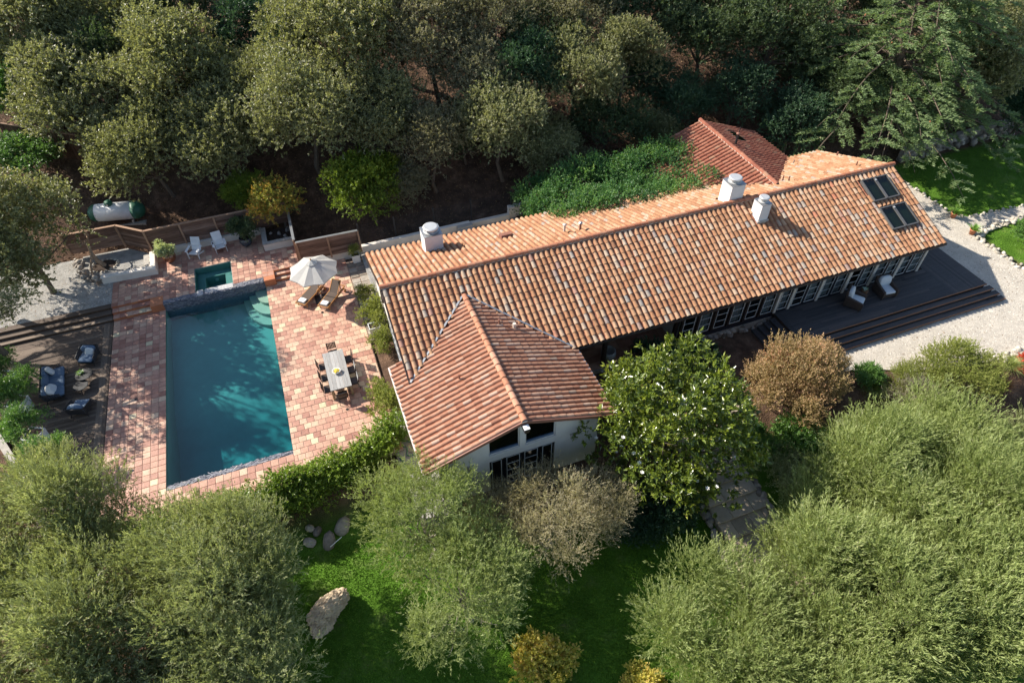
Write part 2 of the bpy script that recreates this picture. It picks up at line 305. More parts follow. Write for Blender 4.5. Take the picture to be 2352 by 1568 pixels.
class MB:
    """collects simple solids, then links them as ONE mesh object."""
    def __init__(s): s.V = []; s.F = []; s.T = []; s.t = 0.5
    def add(s, V, F):
        o = len(s.V); s.V += [tuple(map(float, v)) for v in V]; s.F += [tuple(i+o for i in f) for f in F]; s.T += [s.t]*len(V); return s
    def box(s, c, size, R=None, top=1.0):
        h = np.array(size)/2; P = np.array([[x, y, z] for z in (-1, 1) for y in (-1, 1) for x in (-1, 1)], float)
        P[4:, :2] *= top; P = P*h
        if R is not None: P = P @ np.asarray(R).T
        return s.add(P+np.array(c), [(0, 2, 3, 1), (4, 5, 7, 6), (0, 1, 5, 4), (1, 3, 7, 5), (3, 2, 6, 7), (2, 0, 4, 6)])
    def span(s, a, b): 
        a = np.array(a, float); b = np.array(b, float); return s.box((a+b)/2, np.abs(b-a))
    def bar(s, p, q, w, h=None, up=(0, 0, 1)):
        p = np.array(p, float); q = np.array(q, float); h = h or w; d = q-p; L = np.linalg.norm(d); d = d/L
        u = np.array(up, float)
        if abs(d@u) > .98: u = np.array([1.0, 0, 0])
        x = np.cross(d, u); x /= np.linalg.norm(x); z = np.cross(x, d)
        return s.box((p+q)/2, (w, L, h), np.array([x, d, z]).T)
    def tube(s, pts, r, seg=6, cap=True):
        pts = [np.array(p, float) for p in pts]; n = len(pts); rs = r if hasattr(r, '__len__') else [r]*n
        V = []; F = []; pv = None
        for i, p in enumerate(pts):
            d = pts[min(i+1, n-1)]-pts[max(i-1, 0)]; d = d/(np.linalg.norm(d)+1e-9)
            a = np.array([0, 0, 1.0]) if abs(d[2]) < .9 else np.array([1.0, 0, 0])
            x = np.cross(d, a); x /= np.linalg.norm(x); y = np.cross(d, x)
            for j in range(seg):
                t = 2*math.pi*j/seg; V.append(p+rs[i]*(math.cos(t)*x+math.sin(t)*y))
        for i in range(n-1):
            for j in range(seg):
                F.append((i*seg+j, i*seg+(j+1) % seg, (i+1)*seg+(j+1) % seg, (i+1)*seg+j))
        if cap: F.append(tuple(range(seg))[::-1]); F.append(tuple((n-1)*seg+j for j in range(seg)))
        return s.add(V, F)
    def lathe(s, prof, c=(0, 0, 0), seg=20, cap=True, sx=1, sy=1, R=None):
        V = []; F = []; n = len(prof)
        for r, z in prof:
            for j in range(seg):
                t = 2*math.pi*j/seg; V.append((r*math.cos(t)*sx, r*math.sin(t)*sy, z))
        for i in range(n-1):
            for j in range(seg): F.append((i*seg+j, i*seg+(j+1) % seg, (i+1)*seg+(j+1) % seg, (i+1)*seg+j))
        if cap: F.append(tuple(range(seg))[::-1]); F.append(tuple((n-1)*seg+j for j in range(seg)))
        V = np.array(V)
        if R is not None: V = V @ np.asarray(R).T
        return s.add(V+np.array(c), F)
    def prism(s, P, z0, z1):
        n = len(P); V = [(x, y, z0) for x, y in P]+[(x, y, z1) for x, y in P]
        a = sum(P[i][0]*P[(i+1) % n][1]-P[(i+1) % n][0]*P[i][1] for i in range(n))
        f = tuple(range(n)); g = tuple(range(n, 2*n))
        F = [f[::-1], g]+[(i, (i+1) % n, n+(i+1) % n, n+i) for i in range(n)]
        if a < 0: F = [q[::-1] for q in F]
        return s.add(V, F)
    def pillow(s, c, size, R=None, e=.35, nu=14, nv=9, sag=0.0):
        """rounded cushion (superellipsoid)"""
        def sp(v, p): return math.copysign(abs(v)**p, v)
        V = []; F = []
        for i in range(nv+1):
            ph = -math.pi/2+math.pi*i/nv
            for j in range(nu):
                th = 2*math.pi*j/nu
                V.append((sp(math.cos(ph), .6)*sp(math.cos(th), e)*size[0]/2, sp(math.cos(ph), .6)*sp(math.sin(th), e)*size[1]/2, sp(math.sin(ph), .6)*size[2]/2))
        for i in range(nv):
            for j in range(nu): F.append((i*nu+j, i*nu+(j+1) % nu, (i+1)*nu+(j+1) % nu, (i+1)*nu+j))
        V = np.array(V)
        if R is not None: V = V @ np.asarray(R).T
        return s.add(V+np.array(c), F)
    def build(s, name, mat, parent=None, world=False, smooth=False, bevel=0.0, loc=None):
        me = bpy.data.meshes.new(name); me.from_pydata(s.V, [], s.F); me.update()
        a = me.attributes.new('tint', 'FLOAT', 'POINT'); a.data.foreach_set('value', np.array(s.T, np.float32))
        if smooth: me.polygons.foreach_set('use_smooth', np.ones(len(me.polygons), bool))
        me.materials.append(MATS[mat]); o = link(name, me, parent, world, loc)
        if bevel: b = o.modifiers.new('bevel', 'BEVEL'); b.width = bevel; b.segments = 2; b.limit_method = 'ANGLE'
        return o
def part(name, mat, parent, fn, **kw):
    m = MB(); fn(m); return m.build(name, mat, parent, **kw)
def structure(o): o['kind'] = 'structure'; return o

def sm(a, b, t):
    t = np.clip((t-a)/(b-a), 0, 1); return t*t*(3-2*t)

# ------------------------------------------------------------------ terrain
def front_line(x): return np.interp(x, [-40, -12, 1, 3, 10, 14, 18, 23, 31, 38, 60], [19, 18.4, 18.2, 14.2, 14.6, 15.2, 14.8, 13.6, 12.3, 12.0, 12.0])
def back_line(x): return np.interp(x, [-40, -12, -2, 3, 16, 24, 34, 40, 60], [37, 38, 37.5, 34.2, 34.2, 36, 33, 30, 30])
def ground(x, y):
    x = np.asarray(x, float); y = np.asarray(y, float)
    z = -1.35+sm(-2.6, 0.2, y-front_line(x))*1.2
    z = z+0.02*np.clip(y-12, -60, 0)
    yb = back_line(x); d = np.clip(y-yb, 0, 140)
    z = z+0.45*sm(0, 2.0, y-yb)+.36*d*sm(0, 6, d)
    z = z+.35*sm(-2, 0.3, y-33.0)*(x < -12)
    inp = (x > -11.6) & (x < .8) & (y > 18.7) & (y < 36.0); z = np.where(inp, -3.0, z)
    inw = (x > 2.2) & (x < 9.3) & (y > 14.6) & (y < 19.2); z = np.where(inw, -1.0, z)
    return z
def axis(a, b, s, lo, hi):
    mid = list(np.arange(a, b+1e-6, s)); l = []; v = a; d = s
    while v > lo: d *= 1.25; v -= d; l.append(v)
    r = []; v = b; d = s
    while v < hi: d *= 1.25; v += d; r.append(v)
    return np.array(l[::-1]+mid+r)
gx = axis(-24, 58, .5, -500, 600); gy = axis(-6, 66, .5, -400, 700)
GX, GY = np.meshgrid(gx, gy); GZ = ground(GX, GY)
bumpy = (np.sin(GX*1.3+GY*.7)*np.cos(GY*1.1-GX*.4)*.09+np.sin(GX*.5)*np.cos(GY*.43)*.12)
GZ = GZ+bumpy*(sm(0, 3, GY-back_line(GX))+.45*sm(.5, 3, front_line(GX)-GY))
def lawn_mask(x, y):
    f = sm(1.2, 2.6, front_line(x)-y)*sm(-9, -6, x+4.5*np.sin(y*.4)*0)*(x < 24)
    r = ((x > 39.2) & (y < 29.5) & (y > 10)).astype(float)
    return np.clip(f+r, 0, 1)
LM = lawn_mask(GX, GY)
nx, ny = len(gx), len(gy); ii = (np.arange(ny-1)[:, None]*nx+np.arange(nx-1)[None, :]).ravel()
gm = np_mesh('ground', np.stack([GX.ravel(), GY.ravel(), GZ.ravel()], 1), np.stack([ii, ii+1, ii+nx+1, ii+nx], 1), 'ground_soil', tint=LM.ravel(), smooth=True)
structure(link('ground', gm))
def gh(x, y): return float(ground(x, y))

def sheet(name, mat, P, z, thick=.3):
    return structure(part(name, mat, None, lambda m: m.prism(P, z-thick, z)))
def pebbles(P, z, n, mat, lo, hi, parent, name, seed, flat=.5):
    """loose scatter lying on a sheet: one mesh"""
    r = np.random.default_rng(seed); P = np.array(P); mn, mx = P.min(0), P.max(0)
    q = r.uniform(mn, mx, (n*4, 2)); ins = np.zeros(len(q), bool); k = len(P)
    for i in range(k):
        a, b = P[i], P[(i+1) % k]
        with np.errstate(divide='ignore', invalid='ignore'):
            c = ((a[1] > q[:, 1]) != (b[1] > q[:, 1])) & (q[:, 0] < (b[0]-a[0])*(q[:, 1]-a[1])/(b[1]-a[1]+1e-12)+a[0])
        ins ^= c
    q = q[ins][:n]; n = len(q); s = r.uniform(lo, hi, n); th = r.uniform(0, 6.28, (n, 4))
    th = np.sort(th, 1); rad = s[:, None]*r.uniform(.7, 1.2, (n, 4))
    base = np.stack([q[:, :1]+rad*np.cos(th), q[:, 1:]+rad*np.sin(th), np.full((n, 4), z+.001)], 2)
    apex = np.stack([q[:, 0], q[:, 1], z+s*flat], 1)[:, None]
    V = np.concatenate([base, apex], 1).reshape(-1, 3); o = np.arange(n)[:, None]*5
    F = np.concatenate([np.stack([o[:, 0]+i, o[:, 0]+(i+1) % 4, o[:, 0]+4], 1) for i in range(4)])
    t = np.repeat(r.random(n), 5)
    ob = link(name, np_mesh(name, V, F, mat, tint=t), parent); ob['kind'] = 'stuff'
    return ob

GR = [(22.2, 14.9), (24.8, 14.2), (26.5, 13.4), (29, 12.7), (31, 12.4), (33, 12.3), (36, 12.6), (39.0, 14), (38.85, 17.2), (38.75, 20.8), (44, 21.2), (60, 19.3), (60, 21.5), (43.8, 22.2), (39.7, 22.6), (39.3, 23.3), (39.3, 31), (32.1, 31), (32.1, 19.05), (22.2, 19.05)]
gr = sheet('gravel_path', 'gravel_white', GR, -.05)
pebbles(GR, -.05, 26000, 'pebble', .018, .04, gr, 'pebble', 3)
pebbles(GR, -.05, 2600, 'litter', .02, .05, gr, 'dry_leaf', 4, .15)
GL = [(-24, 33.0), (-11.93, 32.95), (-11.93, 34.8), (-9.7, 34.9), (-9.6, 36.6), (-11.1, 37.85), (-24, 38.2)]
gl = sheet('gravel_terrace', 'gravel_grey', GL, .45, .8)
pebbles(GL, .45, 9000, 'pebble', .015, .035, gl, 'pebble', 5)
pebbles(GL, .45, 900, 'litter', .02, .05, gl, 'dry_leaf', 6, .15)
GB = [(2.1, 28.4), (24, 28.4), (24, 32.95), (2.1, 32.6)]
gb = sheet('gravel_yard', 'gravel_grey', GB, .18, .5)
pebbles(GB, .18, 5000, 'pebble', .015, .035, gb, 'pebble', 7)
pebbles(GB, .18, 1500, 'litter', .02, .06, gb, 'dry_leaf', 8, .15)
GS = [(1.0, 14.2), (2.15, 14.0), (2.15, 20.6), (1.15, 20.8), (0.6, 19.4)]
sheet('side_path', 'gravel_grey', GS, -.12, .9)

# ------------------------------------------------------------------ patio: tiles laid one by one over a grout bed
PX0, PX1, PY0, PY1 = -9.21, -3.69, 19.68, 31.85          # pool opening
UZ = .45                                                 # upper terrace
patio = structure(MB().span((-11.93, 17.9, -1.6), (PX0-.02, 32.6, -.022)).span((PX0-.02, 17.9, -1.6), (PX1+.02, PY0-.24, -.022)).span((PX1+.02, 17.9, -1.6), (1.12, 32.9, -.022)).build('patio', 'grout'))
terrace = structure(MB().span((-11.93, 32.62, -.9), (-9.2, 36.6, UZ-.022)).span((-9.22, 32.2, -.9), (-7.46, 36.6, UZ-.0225)).span((-5.38, 32.2, -.9), (-3.07, 36.6, UZ-.0225)).span((-7.47, 34.46, -.9), (-5.37, 36.6, UZ-.0232)).span((-3.08, 32.62, -.9), (-1.42, 36.6, UZ-.0237)).build('pool_terrace', 'grout'))
TILES = []          # x, y, z, tint, sx, sy, owner
def lay(x0, x1, y0, y1, z, owner, pitch=.335, stagger=False, hole=None, bias=0.0):
    nxx = max(1, round((x1-x0)/pitch)); nyy = max(1, round((y1-y0)/pitch)); px = (x1-x0)/nxx; py = (y1-y0)/nyy
    for j in range(nyy):
        off = px*.5 if (stagger and j % 2) else 0
        for i in range(nxx+(1 if off else 0)):
            a = x0+i*px-off; b = a+px; a = max(a, x0); b = min(b, x1)
            if b-a < .08: continue
            cx, cy = (a+b)/2, y0+(j+.5)*py
            if hole and hole[0] < cx < hole[1] and hole[2] < cy < hole[3]: continue
            t = np.clip(rng.beta(2.2, 2.6)*.9+bias+(.22 if rng.random() < .12 else 0)-(.2 if rng.random() < .1 else 0), 0, 1)
            TILES.append((cx, cy, z, t, b-a-.016, py-.016, owner))
lay(-11.92, PX0, 17.95, 32.2, 0, patio)
lay(PX0, PX1, 17.95, PY0-.25, 0, patio)
lay(PX1, 1.1, 17.95, 32.1, 0, patio, stagger=True, bias=.08)
lay(-1.42, 1.1, 32.1, 32.85, 0, patio)
lay(-11.92, -9.2, 32.63, 36.55, UZ, terrace); lay(-9.2, -7.46, 32.22, 36.55, UZ, terrace)
lay(-7.46, -5.38, 34.47, 36.55, UZ, terrace); lay(-5.38, -3.07, 32.22, 36.55, UZ, terrace); lay(-3.07, -1.43, 32.63, 36.55, UZ, terrace)
TV = np.array([[-.5, -.5, -.02], [.5, -.5, -.02], [.5, .5, -.02], [-.5, .5, -.02], [-.5, -.5, -.006], [.5, -.5, -.006], [.5, .5, -.006], [-.5, .5, -.006], [-.46, -.46, .0], [.46, -.46, .0], [.46, .46, .0], [-.46, .46, .0]])
TF = [(0, 1, 5, 4), (1, 2, 6, 5), (2, 3, 7, 6), (3, 0, 4, 7), (4, 5, 9, 8), (5, 6, 10, 9), (6, 7, 11, 10), (7, 4, 8, 11), (8, 9, 10, 11)]
def vary(base, F, mat, name, n, lo=0, hi=1):
    return [np_mesh(name, base, F, mat, tint=np.full(len(base), lo+(hi-lo)*(i+.5)/n)) for i in range(n)]
def merge(base, F, MATX, tints):
    """MATX (n,3,4) -> one vertex/face/tint set"""
    base = np.asarray(base); F = np.asarray(F); n, k = len(MATX), len(base)
    V = np.einsum('nij,kj->nki', MATX[:, :, :3], base)+MATX[:, None, :, 3]
    FF = (F[None]+(np.arange(n)*k)[:, None, None]).reshape(-1, F.shape[1])
    return V.reshape(-1, 3), FF, np.repeat(tints, k)
tile_meshes = vary(TV, TF, 'patio_tile', 'tile', 24)
order = sorted(range(len(TILES)), key=lambda i: (TILES[i][0])**2+TILES[i][1]**2-(900 if TILES[i][1] > 19 else 0))
rest = {}
for k, i in enumerate(order):
    x, y, z, t, sx, sy, ow = TILES[i]; rz = rng.normal(0, .012); tz = rng.normal(0, .0025)
    R = euler(rng.normal(0, .006), rng.normal(0, .006), rz) @ np.diag([sx, sy, 1.0])
    if k < 300:
        o = bpy.data.objects.new('tile', tile_meshes[min(23, int(t*24))]); col.objects.link(o); o.parent = ow
        o.matrix_local = Matrix(np.vstack([np.hstack([R, [[x], [y], [z+tz]]]), [0, 0, 0, 1]]).tolist())
    else:
        rest.setdefault(ow, []).append((np.hstack([R, [[x], [y], [z+tz]]]), t))
for ow, L_ in rest.items():
    V, F, T = merge(TV, TF, np.array([a for a, _ in L_]), np.array([b for _, b in L_]))
    link('tile', np_mesh('tile', V, F, 'patio_tile', tint=T), ow)['kind'] = 'stuff'
# steps between the two levels
def tiled_steps(x0, x1, ytop, n, run, name, label):
    t = thing(name, label, 'steps', ((x0+x1)/2, ytop-.5, 0))
    for i in range(n-1):
        z = UZ*(n-1-i)/n; m = MB(); yb = ytop-i*run; m.span((x0, yb-run, -.05), (x1, yb+.02, z-.002)); b = m.build('step', 'riser_tile', t, world=True)
        k = max(1, round((x1-x0)/.335)); w = (x1-x0)/k
        for j in range(k):
            mm = MB(); mm.t = random.random(); mm.span((x0+j*w+.008, yb-run-.012, z-.002), (x0+(j+1)*w-.008, yb-.002, z+.02)); mm.build('tread_tile', 'patio_tile', t, world=True)
            mm = MB(); mm.t = random.random(); mm.span((x0+j*w+.008, yb-run-.008, max(0.004, z-.145)), (x0+(j+1)*w-.008, yb-run+.0, z-.004)); mm.build('riser_tile', 'riser_tile', t, world=True)
    k = max(1, round((x1-x0)/.335)); w = (x1-x0)/k
    for j in range(k):
        mm = MB(); mm.t = random.random(); mm.span((x0+j*w+.008, ytop-.008, UZ*(n-1)/n+.02), (x0+(j+1)*w-.008, ytop+.002, UZ-.006)); mm.build('riser_tile', 'riser_tile', t, world=True)
tiled_steps(-11.9, -9.88, 32.62, 3, .36, 'tiled_steps', 'red tiled steps from the pool terrace down beside the wooden steps')
tiled_steps(-3.05, -1.45, 32.62, 3, .27, 'tiled_steps', 'red tiled steps behind the white parasol')
m = MB(); m.span((-9.88, 31.86, -.1), (-9.2, 32.64, UZ-.004)); q = m.build('step_pier', 'riser_tile'); tag(q, 'square orange tiled pier at the left end of the dark raised pool wall', 'pier')
m = MB(); m.span((-3.68, 31.84, -.1), (-3.06, 32.62, UZ-.003)); q = m.build('step_pier', 'riser_tile'); tag(q, 'square orange tiled pier at the right end of the dark raised pool wall', 'pier')

# ------------------------------------------------------------------ pool and spa
pool = thing('swimming_pool', 'long rectangular swimming pool with teal water and rippled slate edge', 'pool', ((PX0+PX1)/2, 25.8, 0))
prof = [(31.9, -.85), (28, -.95), (25, -1.12), (22.6, -1.7), (19.6, -1.85)]
m = MB(); n = len(prof)
m.add([(PX0, y, z) for y, z in prof]+[(PX1, y, z) for y, z in prof], [(i, i+n, i+1+n, i+1) for i in range(n-1)])
m.add([(PX0, y, z) for y, z in prof]+[(PX0, y, 0.0) for y, z in prof], [(i, i+1, i+1+n, i+n) for i in range(n-1)])
m.add([(PX1, y, z) for y, z in prof]+[(PX1, y, 0.0) for y, z in prof], [(i+1, i, i+n, i+1+n) for i in range(n-1)])
m.add([(PX0, 19.69, -1.9), (PX1, 19.69, -1.9), (PX1, 19.69, 0), (PX0, 19.69, 0)], [(3, 2, 1, 0)])
m.build('basin', 'pool_plaster', pool, world=True)
for i, (r, z) in enumerate(((2.35, -.66), (1.75, -.42), (1.1, -.2))):     # curved entry steps in the far corner
    P = [(PX1+.01, 31.86)]+[(PX1+.01-r*.62*math.sin(a), 31.86-r*1.12*math.cos(a)) for a in np.linspace(0, math.pi/2, 10)]
    part('entry_step', 'pool_step', pool, lambda m: m.prism(P, -.95, z), world=True)
part('water', 'water', pool, lambda m: m.span((PX0+.003, 19.5, -1.95), (PX1-.003, 31.84, -.085)), world=True)
w = part('raised_wall', 'slate_wall', pool, lambda m: m.span((PX0, 31.86, -1.0), (PX1, 32.2, UZ-.03)), world=True)
def chips(x0, x1, n, face, name, parent, mat, seed, yv=None, zr=None, yr=None, zv=None):
    r = np.random.default_rng(seed); A = []; T = []
    for _ in range(n):
        L = r.uniform(.14, .34); h = r.uniform(.025, .05); th = r.uniform(.02, .05); a = r.normal(0, .33)
        x = r.uniform(x0+L/2, x1-L/2)
        if face == 'y': R = euler(0, a, r.normal(0, .1)) @ np.diag([L, th, h]); p = (x, yv-r.uniform(0, .015), r.uniform(*zr))
        else: R = euler(r.normal(0, .15), r.normal(0, .06), a) @ np.diag([L, h, th]); p = (x, r.uniform(*yr), zv+r.uniform(-.01, .012))
        A.append(np.hstack([R, np.array(p)[:, None]])); T.append(r.random())
    B = np.array([[x, y, z] for z in (-.5, .5) for y in (-.5, .5) for x in (-.5, .5)])
    V, F, T = merge(B, [(0, 2, 3, 1), (4, 5, 7, 6), (0, 1, 5, 4), (1, 3, 7, 5), (3, 2, 6, 7), (2, 0, 4, 6)], np.array(A), np.array(T))
    o = link(name, np_mesh(name, V, F, mat, tint=T), parent); o['kind'] = 'stuff'
chips(PX0, PX1, 900, 'y', 'slate_chip', w, 'slate_chip', 11, yv=31.85, zr=(-.1, UZ-.03))
chips(PX0, PX1, 380, 'z', 'slate_chip', w, 'slate_chip', 12, yr=(31.88, 32.18), zv=UZ-.025)
w2 = part('overflow_edge', 'slate_wall', pool, lambda m: m.span((PX0, PY0-.24, -.5), (PX1, PY0+.01, -.03)), world=True)
chips(PX0, PX1, 420, 'z', 'slate_chip', w2, 'slate_chip', 13, yr=(PY0-.22, PY0), zv=-.025)
spa = thing('spa', 'square dark hot tub set in the raised terrace above the pool', 'hot tub', (-6.42, 33.3, 0))
m = MB(); m.span((-7.52, 31.9, -.9), (-5.32, 34.52, -.62)).span((-7.5, 32.1, -.65), (-7.4401, 34.5, UZ-.02)).span((-5.4, 32.1, -.65), (-5.34, 34.5, UZ-.02)).span((-7.45, 34.45, -.65), (-5.39, 34.5, UZ-.02)).span((-7.45, 32.21, -.65), (-5.39, 32.3, UZ-.03))
m.build('basin', 'spa_plaster', spa, world=True)
m = MB(); m.span((-7.43, 32.31, -.6), (-6.98, 34.44, -.02)).span((-5.86, 32.31, -.6), (-5.41, 34.44, -.02)).span((-6.97, 33.98, -.6), (-5.87, 34.44, -.021)).span((-6.97, 32.31, -.6), (-5.87, 32.7, -.021)); m.build('bench', 'spa_plaster', spa, world=True)
for x, y in ((-6.75, 33.1), (-6.1, 33.1)): part('drain', 'pale_metal', spa, lambda m: m.lathe([(.1, 0), (.1, .01), (.05, .016)], (x, y, -.615), 16), world=True)
part('spa_light', 'pale_metal', spa, lambda m: m.lathe([(.1, 0), (.1, .02), (.06, .03)], (0, 0, 0), 16, R=euler(math.pi/2)), world=False, loc=(0, .66, -.3))
part('water', 'spa_water', spa, lambda m: m.span((-7.438, 32.31, -.7), (-5.402, 34.448, UZ-.07)), world=True)
part('spillway', 'spill_stone', spa, lambda m: m.span((-7.38, 31.88, UZ-.04), (-7.05, 32.33, UZ+.012)).span((-6.93, 31.95, UZ-.04), (-5.4, 32.34, UZ+.01)), world=True)
for x, y in ((-10.61, 25.5), (-10.66, 21.1), (-.94, 28.48), (-.89, 21.12)):
    d = part('floor_drain', 'dark_metal', None, lambda m: m.lathe([(.075, -.01), (.075, .012), (.05, .014), (.05, .004)], (0, 0, 0), 16)); d.location = (x, y, .002)
    tag(d, {-10.61: 'small round drain in the tiles left of the pool, beside the armchair', -10.66: 'small round drain in the tiles at the near left end of the pool', -.94: 'small round drain in the tiles in front of the loungers', -.89: 'small round drain in the tiles beside the dining table shadow'}[x], 'drain')

# stone strip between patio and house
strip = structure(part('stone_strip', 'grout', None, lambda m: m.span((1.13, 25.2, -.8), (2.25, 32.5, -.03))))
y = 25.3
while y < 32.3:
    for a, b in ((1.15, 1.62), (1.65, 2.22)):
        h = random.uniform(.35, .62); m = MB(); m.t = random.random()*.9+(.3 if random.random() < .1 else 0); m.box(((a+b)/2, y+h/2, -.015), (b-a-.02, h-.025, .04)); m.build('paving_stone', 'paver_stone', strip, bevel=.008)
    y += .5
# ------------------------------------------------------------------ wooden deck on the left
def planks(parent, x0, x1, y0, y1, z, w, mat, along='x', th=.03, cut=None, brk=3.6, name='plank'):
    if along == 'x':
        n = round((y1-y0)/w); ww = (y1-y0)/n
        for i in range(n):
            a = y0+i*ww; lo, hi = x0, x1
            if cut: lo = max(lo, cut(a+ww/2))
            if hi-lo < .1: continue
            xs = [lo]; v = lo+random.uniform(.8, brk)
            while v < hi-.5: xs.append(v); v += brk
            xs.append(hi)
            for p, q in zip(xs, xs[1:]):
                m = MB(); m.t = random.random(); m.span((p+.003, a+.004, z-th), (q-.003, a+ww-.004, z+random.uniform(-.002, .002))); m.build(name, mat, parent)
    else:
        n = round((x1-x0)/w); ww = (x1-x0)/n
        for i in range(n):
            a = x0+i*ww; m = MB(); m.t = random.random(); m.span((a+.004, y0, z-th), (a+ww-.004, y1, z+random.uniform(-.002, .002))); m.build(name, mat, parent)
left_edge = lambda y: np.interp(y, [22.9, 26.98, 31.9], [-14.9, -16.9, -19.0]) if y > 22 else -14.5
ld = structure(part('wooden_deck', 'soil', None, lambda m: m.prism([(-11.94, 19.0), (-14.4, 19.0), (-14.75, 22.9), (-16.75, 26.98), (-22, 31.8), (-22, 33.0), (-11.94, 32.96)], -.6, -.032)))
planks(ld, -22, -12.42, 19.0, 31.9, 0, .142, 'deck_left', cut=lambda y: left_edge(y))
planks(ld, -12.42, -11.95, 19.0, 31.9, 0, .142, 'deck_left', along='y')
ws = thing('wooden_steps', 'weathered wooden steps down from the grey gravel to the left deck', 'steps', (-16, 32.4, 0))
for i in range(3):
    z = .15*(i+1)-.004; y0 = 31.9+.36*i
    m = MB(); m.span((-22, y0+.02, -.03), (-11.94, y0+.36, z-.035)); m.build('riser', 'old_wood', ws, world=True)
    for j in range(2):
        m = MB(); m.t = random.random(); m.span((-22, y0-.02+j*.19, z-.033), (-11.945, y0+.165+j*.19, z)); m.build('tread', 'deck_left', ws, world=True)
# retaining wall along the deck's far-left edge
rw = thing('retaining_wall', 'dark timber retaining wall with stone cap along the left deck', 'wall', (-16, 25, 0))
pa, pb = np.array([-17.35, 27.0, 0]), np.array([-14.65, 21.6, 0])
for i in range(5):
    mm = MB(); mm.t = random.random(); mm.bar(pa+[0, 0, -.6+.28*i], pb+[0, 0, -.6+.28*i], .06, .27); mm.build('board', 'old_wood', rw, world=True)
part('cap', 'stone_cap', rw, lambda m: m.bar(pa+[-.05, 0, .72], pb+[-.05, 0, .72], .3, .07), world=True)

# ------------------------------------------------------------------ the house
house = thing('tile_roof_house', 'long white stucco house with red clay tile roofs and a projecting gable wing', 'house', (17, 22, 0))
XR0, XR1, YR, ZR = 2.05, 32.02, 23.44, 5.0
YE, ZE, YB, ZB = 18.36, 3.09, 28.8, 2.985
WX, WZ, WY0, WYT = 5.68, 4.49, 14.24, 22.08; WXL, WXR, WZE = 1.5, 9.84, 3.0
BX, BZ, BYT, BY1 = 25.05, 4.6, 24.5, 32.6; BXL, BXR, BZE = 20.6, 29.5, 3.0
VL = (WXR-WX)/(WYT-18.26)          # wing valley spread
# ridge tiles and slopes sit proud of the roof boards
def slab(m, P, th):
    P = [np.array(p, float) for p in P]; n = len(P); nn = np.cross(P[1]-P[0], P[2]-P[0]); nn /= np.linalg.norm(nn)
    if nn[2] < 0: P = P[::-1]; nn = -nn
    V = P+[p-nn*th for p in P]; F = [tuple(range(n)), tuple(range(n, 2*n))[::-1]]+[(i, n+i, n+(i+1) % n, (i+1) % n) for i in range(n)]
    m.add(V, F)
m = MB()
slab(m, [(XR0, YE, ZE), (XR1, YE, ZE), (XR1, YR, ZR), (XR0, YR, ZR)], .1)
slab(m, [(XR0, YB, ZB), (XR1, YB, ZB), (XR1, YR, ZR-.002), (XR0, YR, ZR-.002)], .1)
slab(m, [(WXL, WY0, WZE), (WXL, 20.3, WZE), (2.02, 20.3, WZE+.185), (2.02, 18.72, WZE+.185), (WX, WYT+.1, WZ), (WX, WY0, WZ)], .1)
slab(m, [(WXR, WY0, WZE), (WXR, 18.26, WZE), (WX, WYT+.1, WZ), (WX, WY0, WZ)], .1)
slab(m, [(BXL, 28.75, BZE), (BXL, BY1, BZE), (BX, BY1, BZ), (BX, BYT-.1, BZ)], .1)
slab(m, [(BXR, 28.75, BZE), (BXR, BY1, BZE), (BX, BY1, BZ), (BX, BYT-.1, BZ)], .1)
roof = m.build('roof', 'roof_pan', house, world=True)
# clay cover tile: tapered half barrel, lip at the low end
def barrel(r0, r1, L, seg=7, th=.014, z0=0.0, dz=.022):
    V = []; F = []
    for r, y, zz in ((r0, 0, dz), (r1, L, 0)):
        for j in range(seg+1):
            a = math.pi*j/seg; V.append((r*math.cos(a), y, z0+zz+r*math.sin(a)*.92))
    for j in range(seg+1):
        a = math.pi*j/seg; V.append(((r0-th)*math.cos(a), .004, z0+dz+(r0-th)*math.sin(a)*.92))
    k = seg+1
    for j in range(seg): F.append((j+1, j, k+j, k+j+1)[::-1])
    for j in range(seg): F.append((j, j+1, 2*k+j+1, 2*k+j)[::-1])
    return np.array(V), np.array(F)
def pan(w, L, dz=.02):
    V = []; 
    for y, zz in ((0, dz), (L, 0)):
        for x, h in ((-w, .045), (-w*.45, .008), (w*.45, .008), (w, .045)): V.append((x, y, zz+h))
    for x, h in ((-w, .045), (-w*.45, .008), (w*.45, .008), (w, .045)): V.append((x, .0, h-.02))
    F = [(j, j+1, 4+j+1, 4+j) for j in range(3)]+[(8+j, 8+j+1, j+1, j) for j in range(3)]
    return np.array(V), np.array(F)
ROOF = []          # (kind, matrix, tint)
def tile_slope(kind, O, U, V, width, length, pitch, expo, keep, tintf):
    O, U, V = (np.array(a, float) for a in (O, U, V)); N = np.cross(U, V)
    nc = round(width/pitch); p = width/nc; nr = round(length/expo); e = length/nr
    for i in range(nc):
        uj = rng.normal(0, .006); wob = rng.normal(0, .012)
        for j in range(nr):
            u = (i+.5)*p+uj+rng.normal(0, .005); v = j*e-.06+rng.normal(0, .008)+wob; P = O+U*u+V*v
            Pm = O+U*u+V*(v+e*.5)
            if not keep(Pm[0], Pm[1]): continue
            a = rng.normal(0, .018); X = U*math.cos(a)+V*math.sin(a); Y = -U*math.sin(a)+V*math.cos(a)
            tl = rng.normal(.0, .012); Y2 = Y*math.cos(tl)+N*math.sin(tl); Z2 = np.cross(X, Y2)
            s = p/.29; sl = (e+.07)/.44
            ROOF.append((kind, np.stack([X*s, Y2*sl, Z2*s*rng.uniform(.94, 1.05), P+N*(.01+rng.normal(0, .003))], 1), tintf()))
            P2 = O+U*((i+1)*p)+V*(j*e)
            if i < nc-1: ROOF.append(('pan', np.stack([U*s, V*sl, N, P2+N*.004], 1), rng.random()))
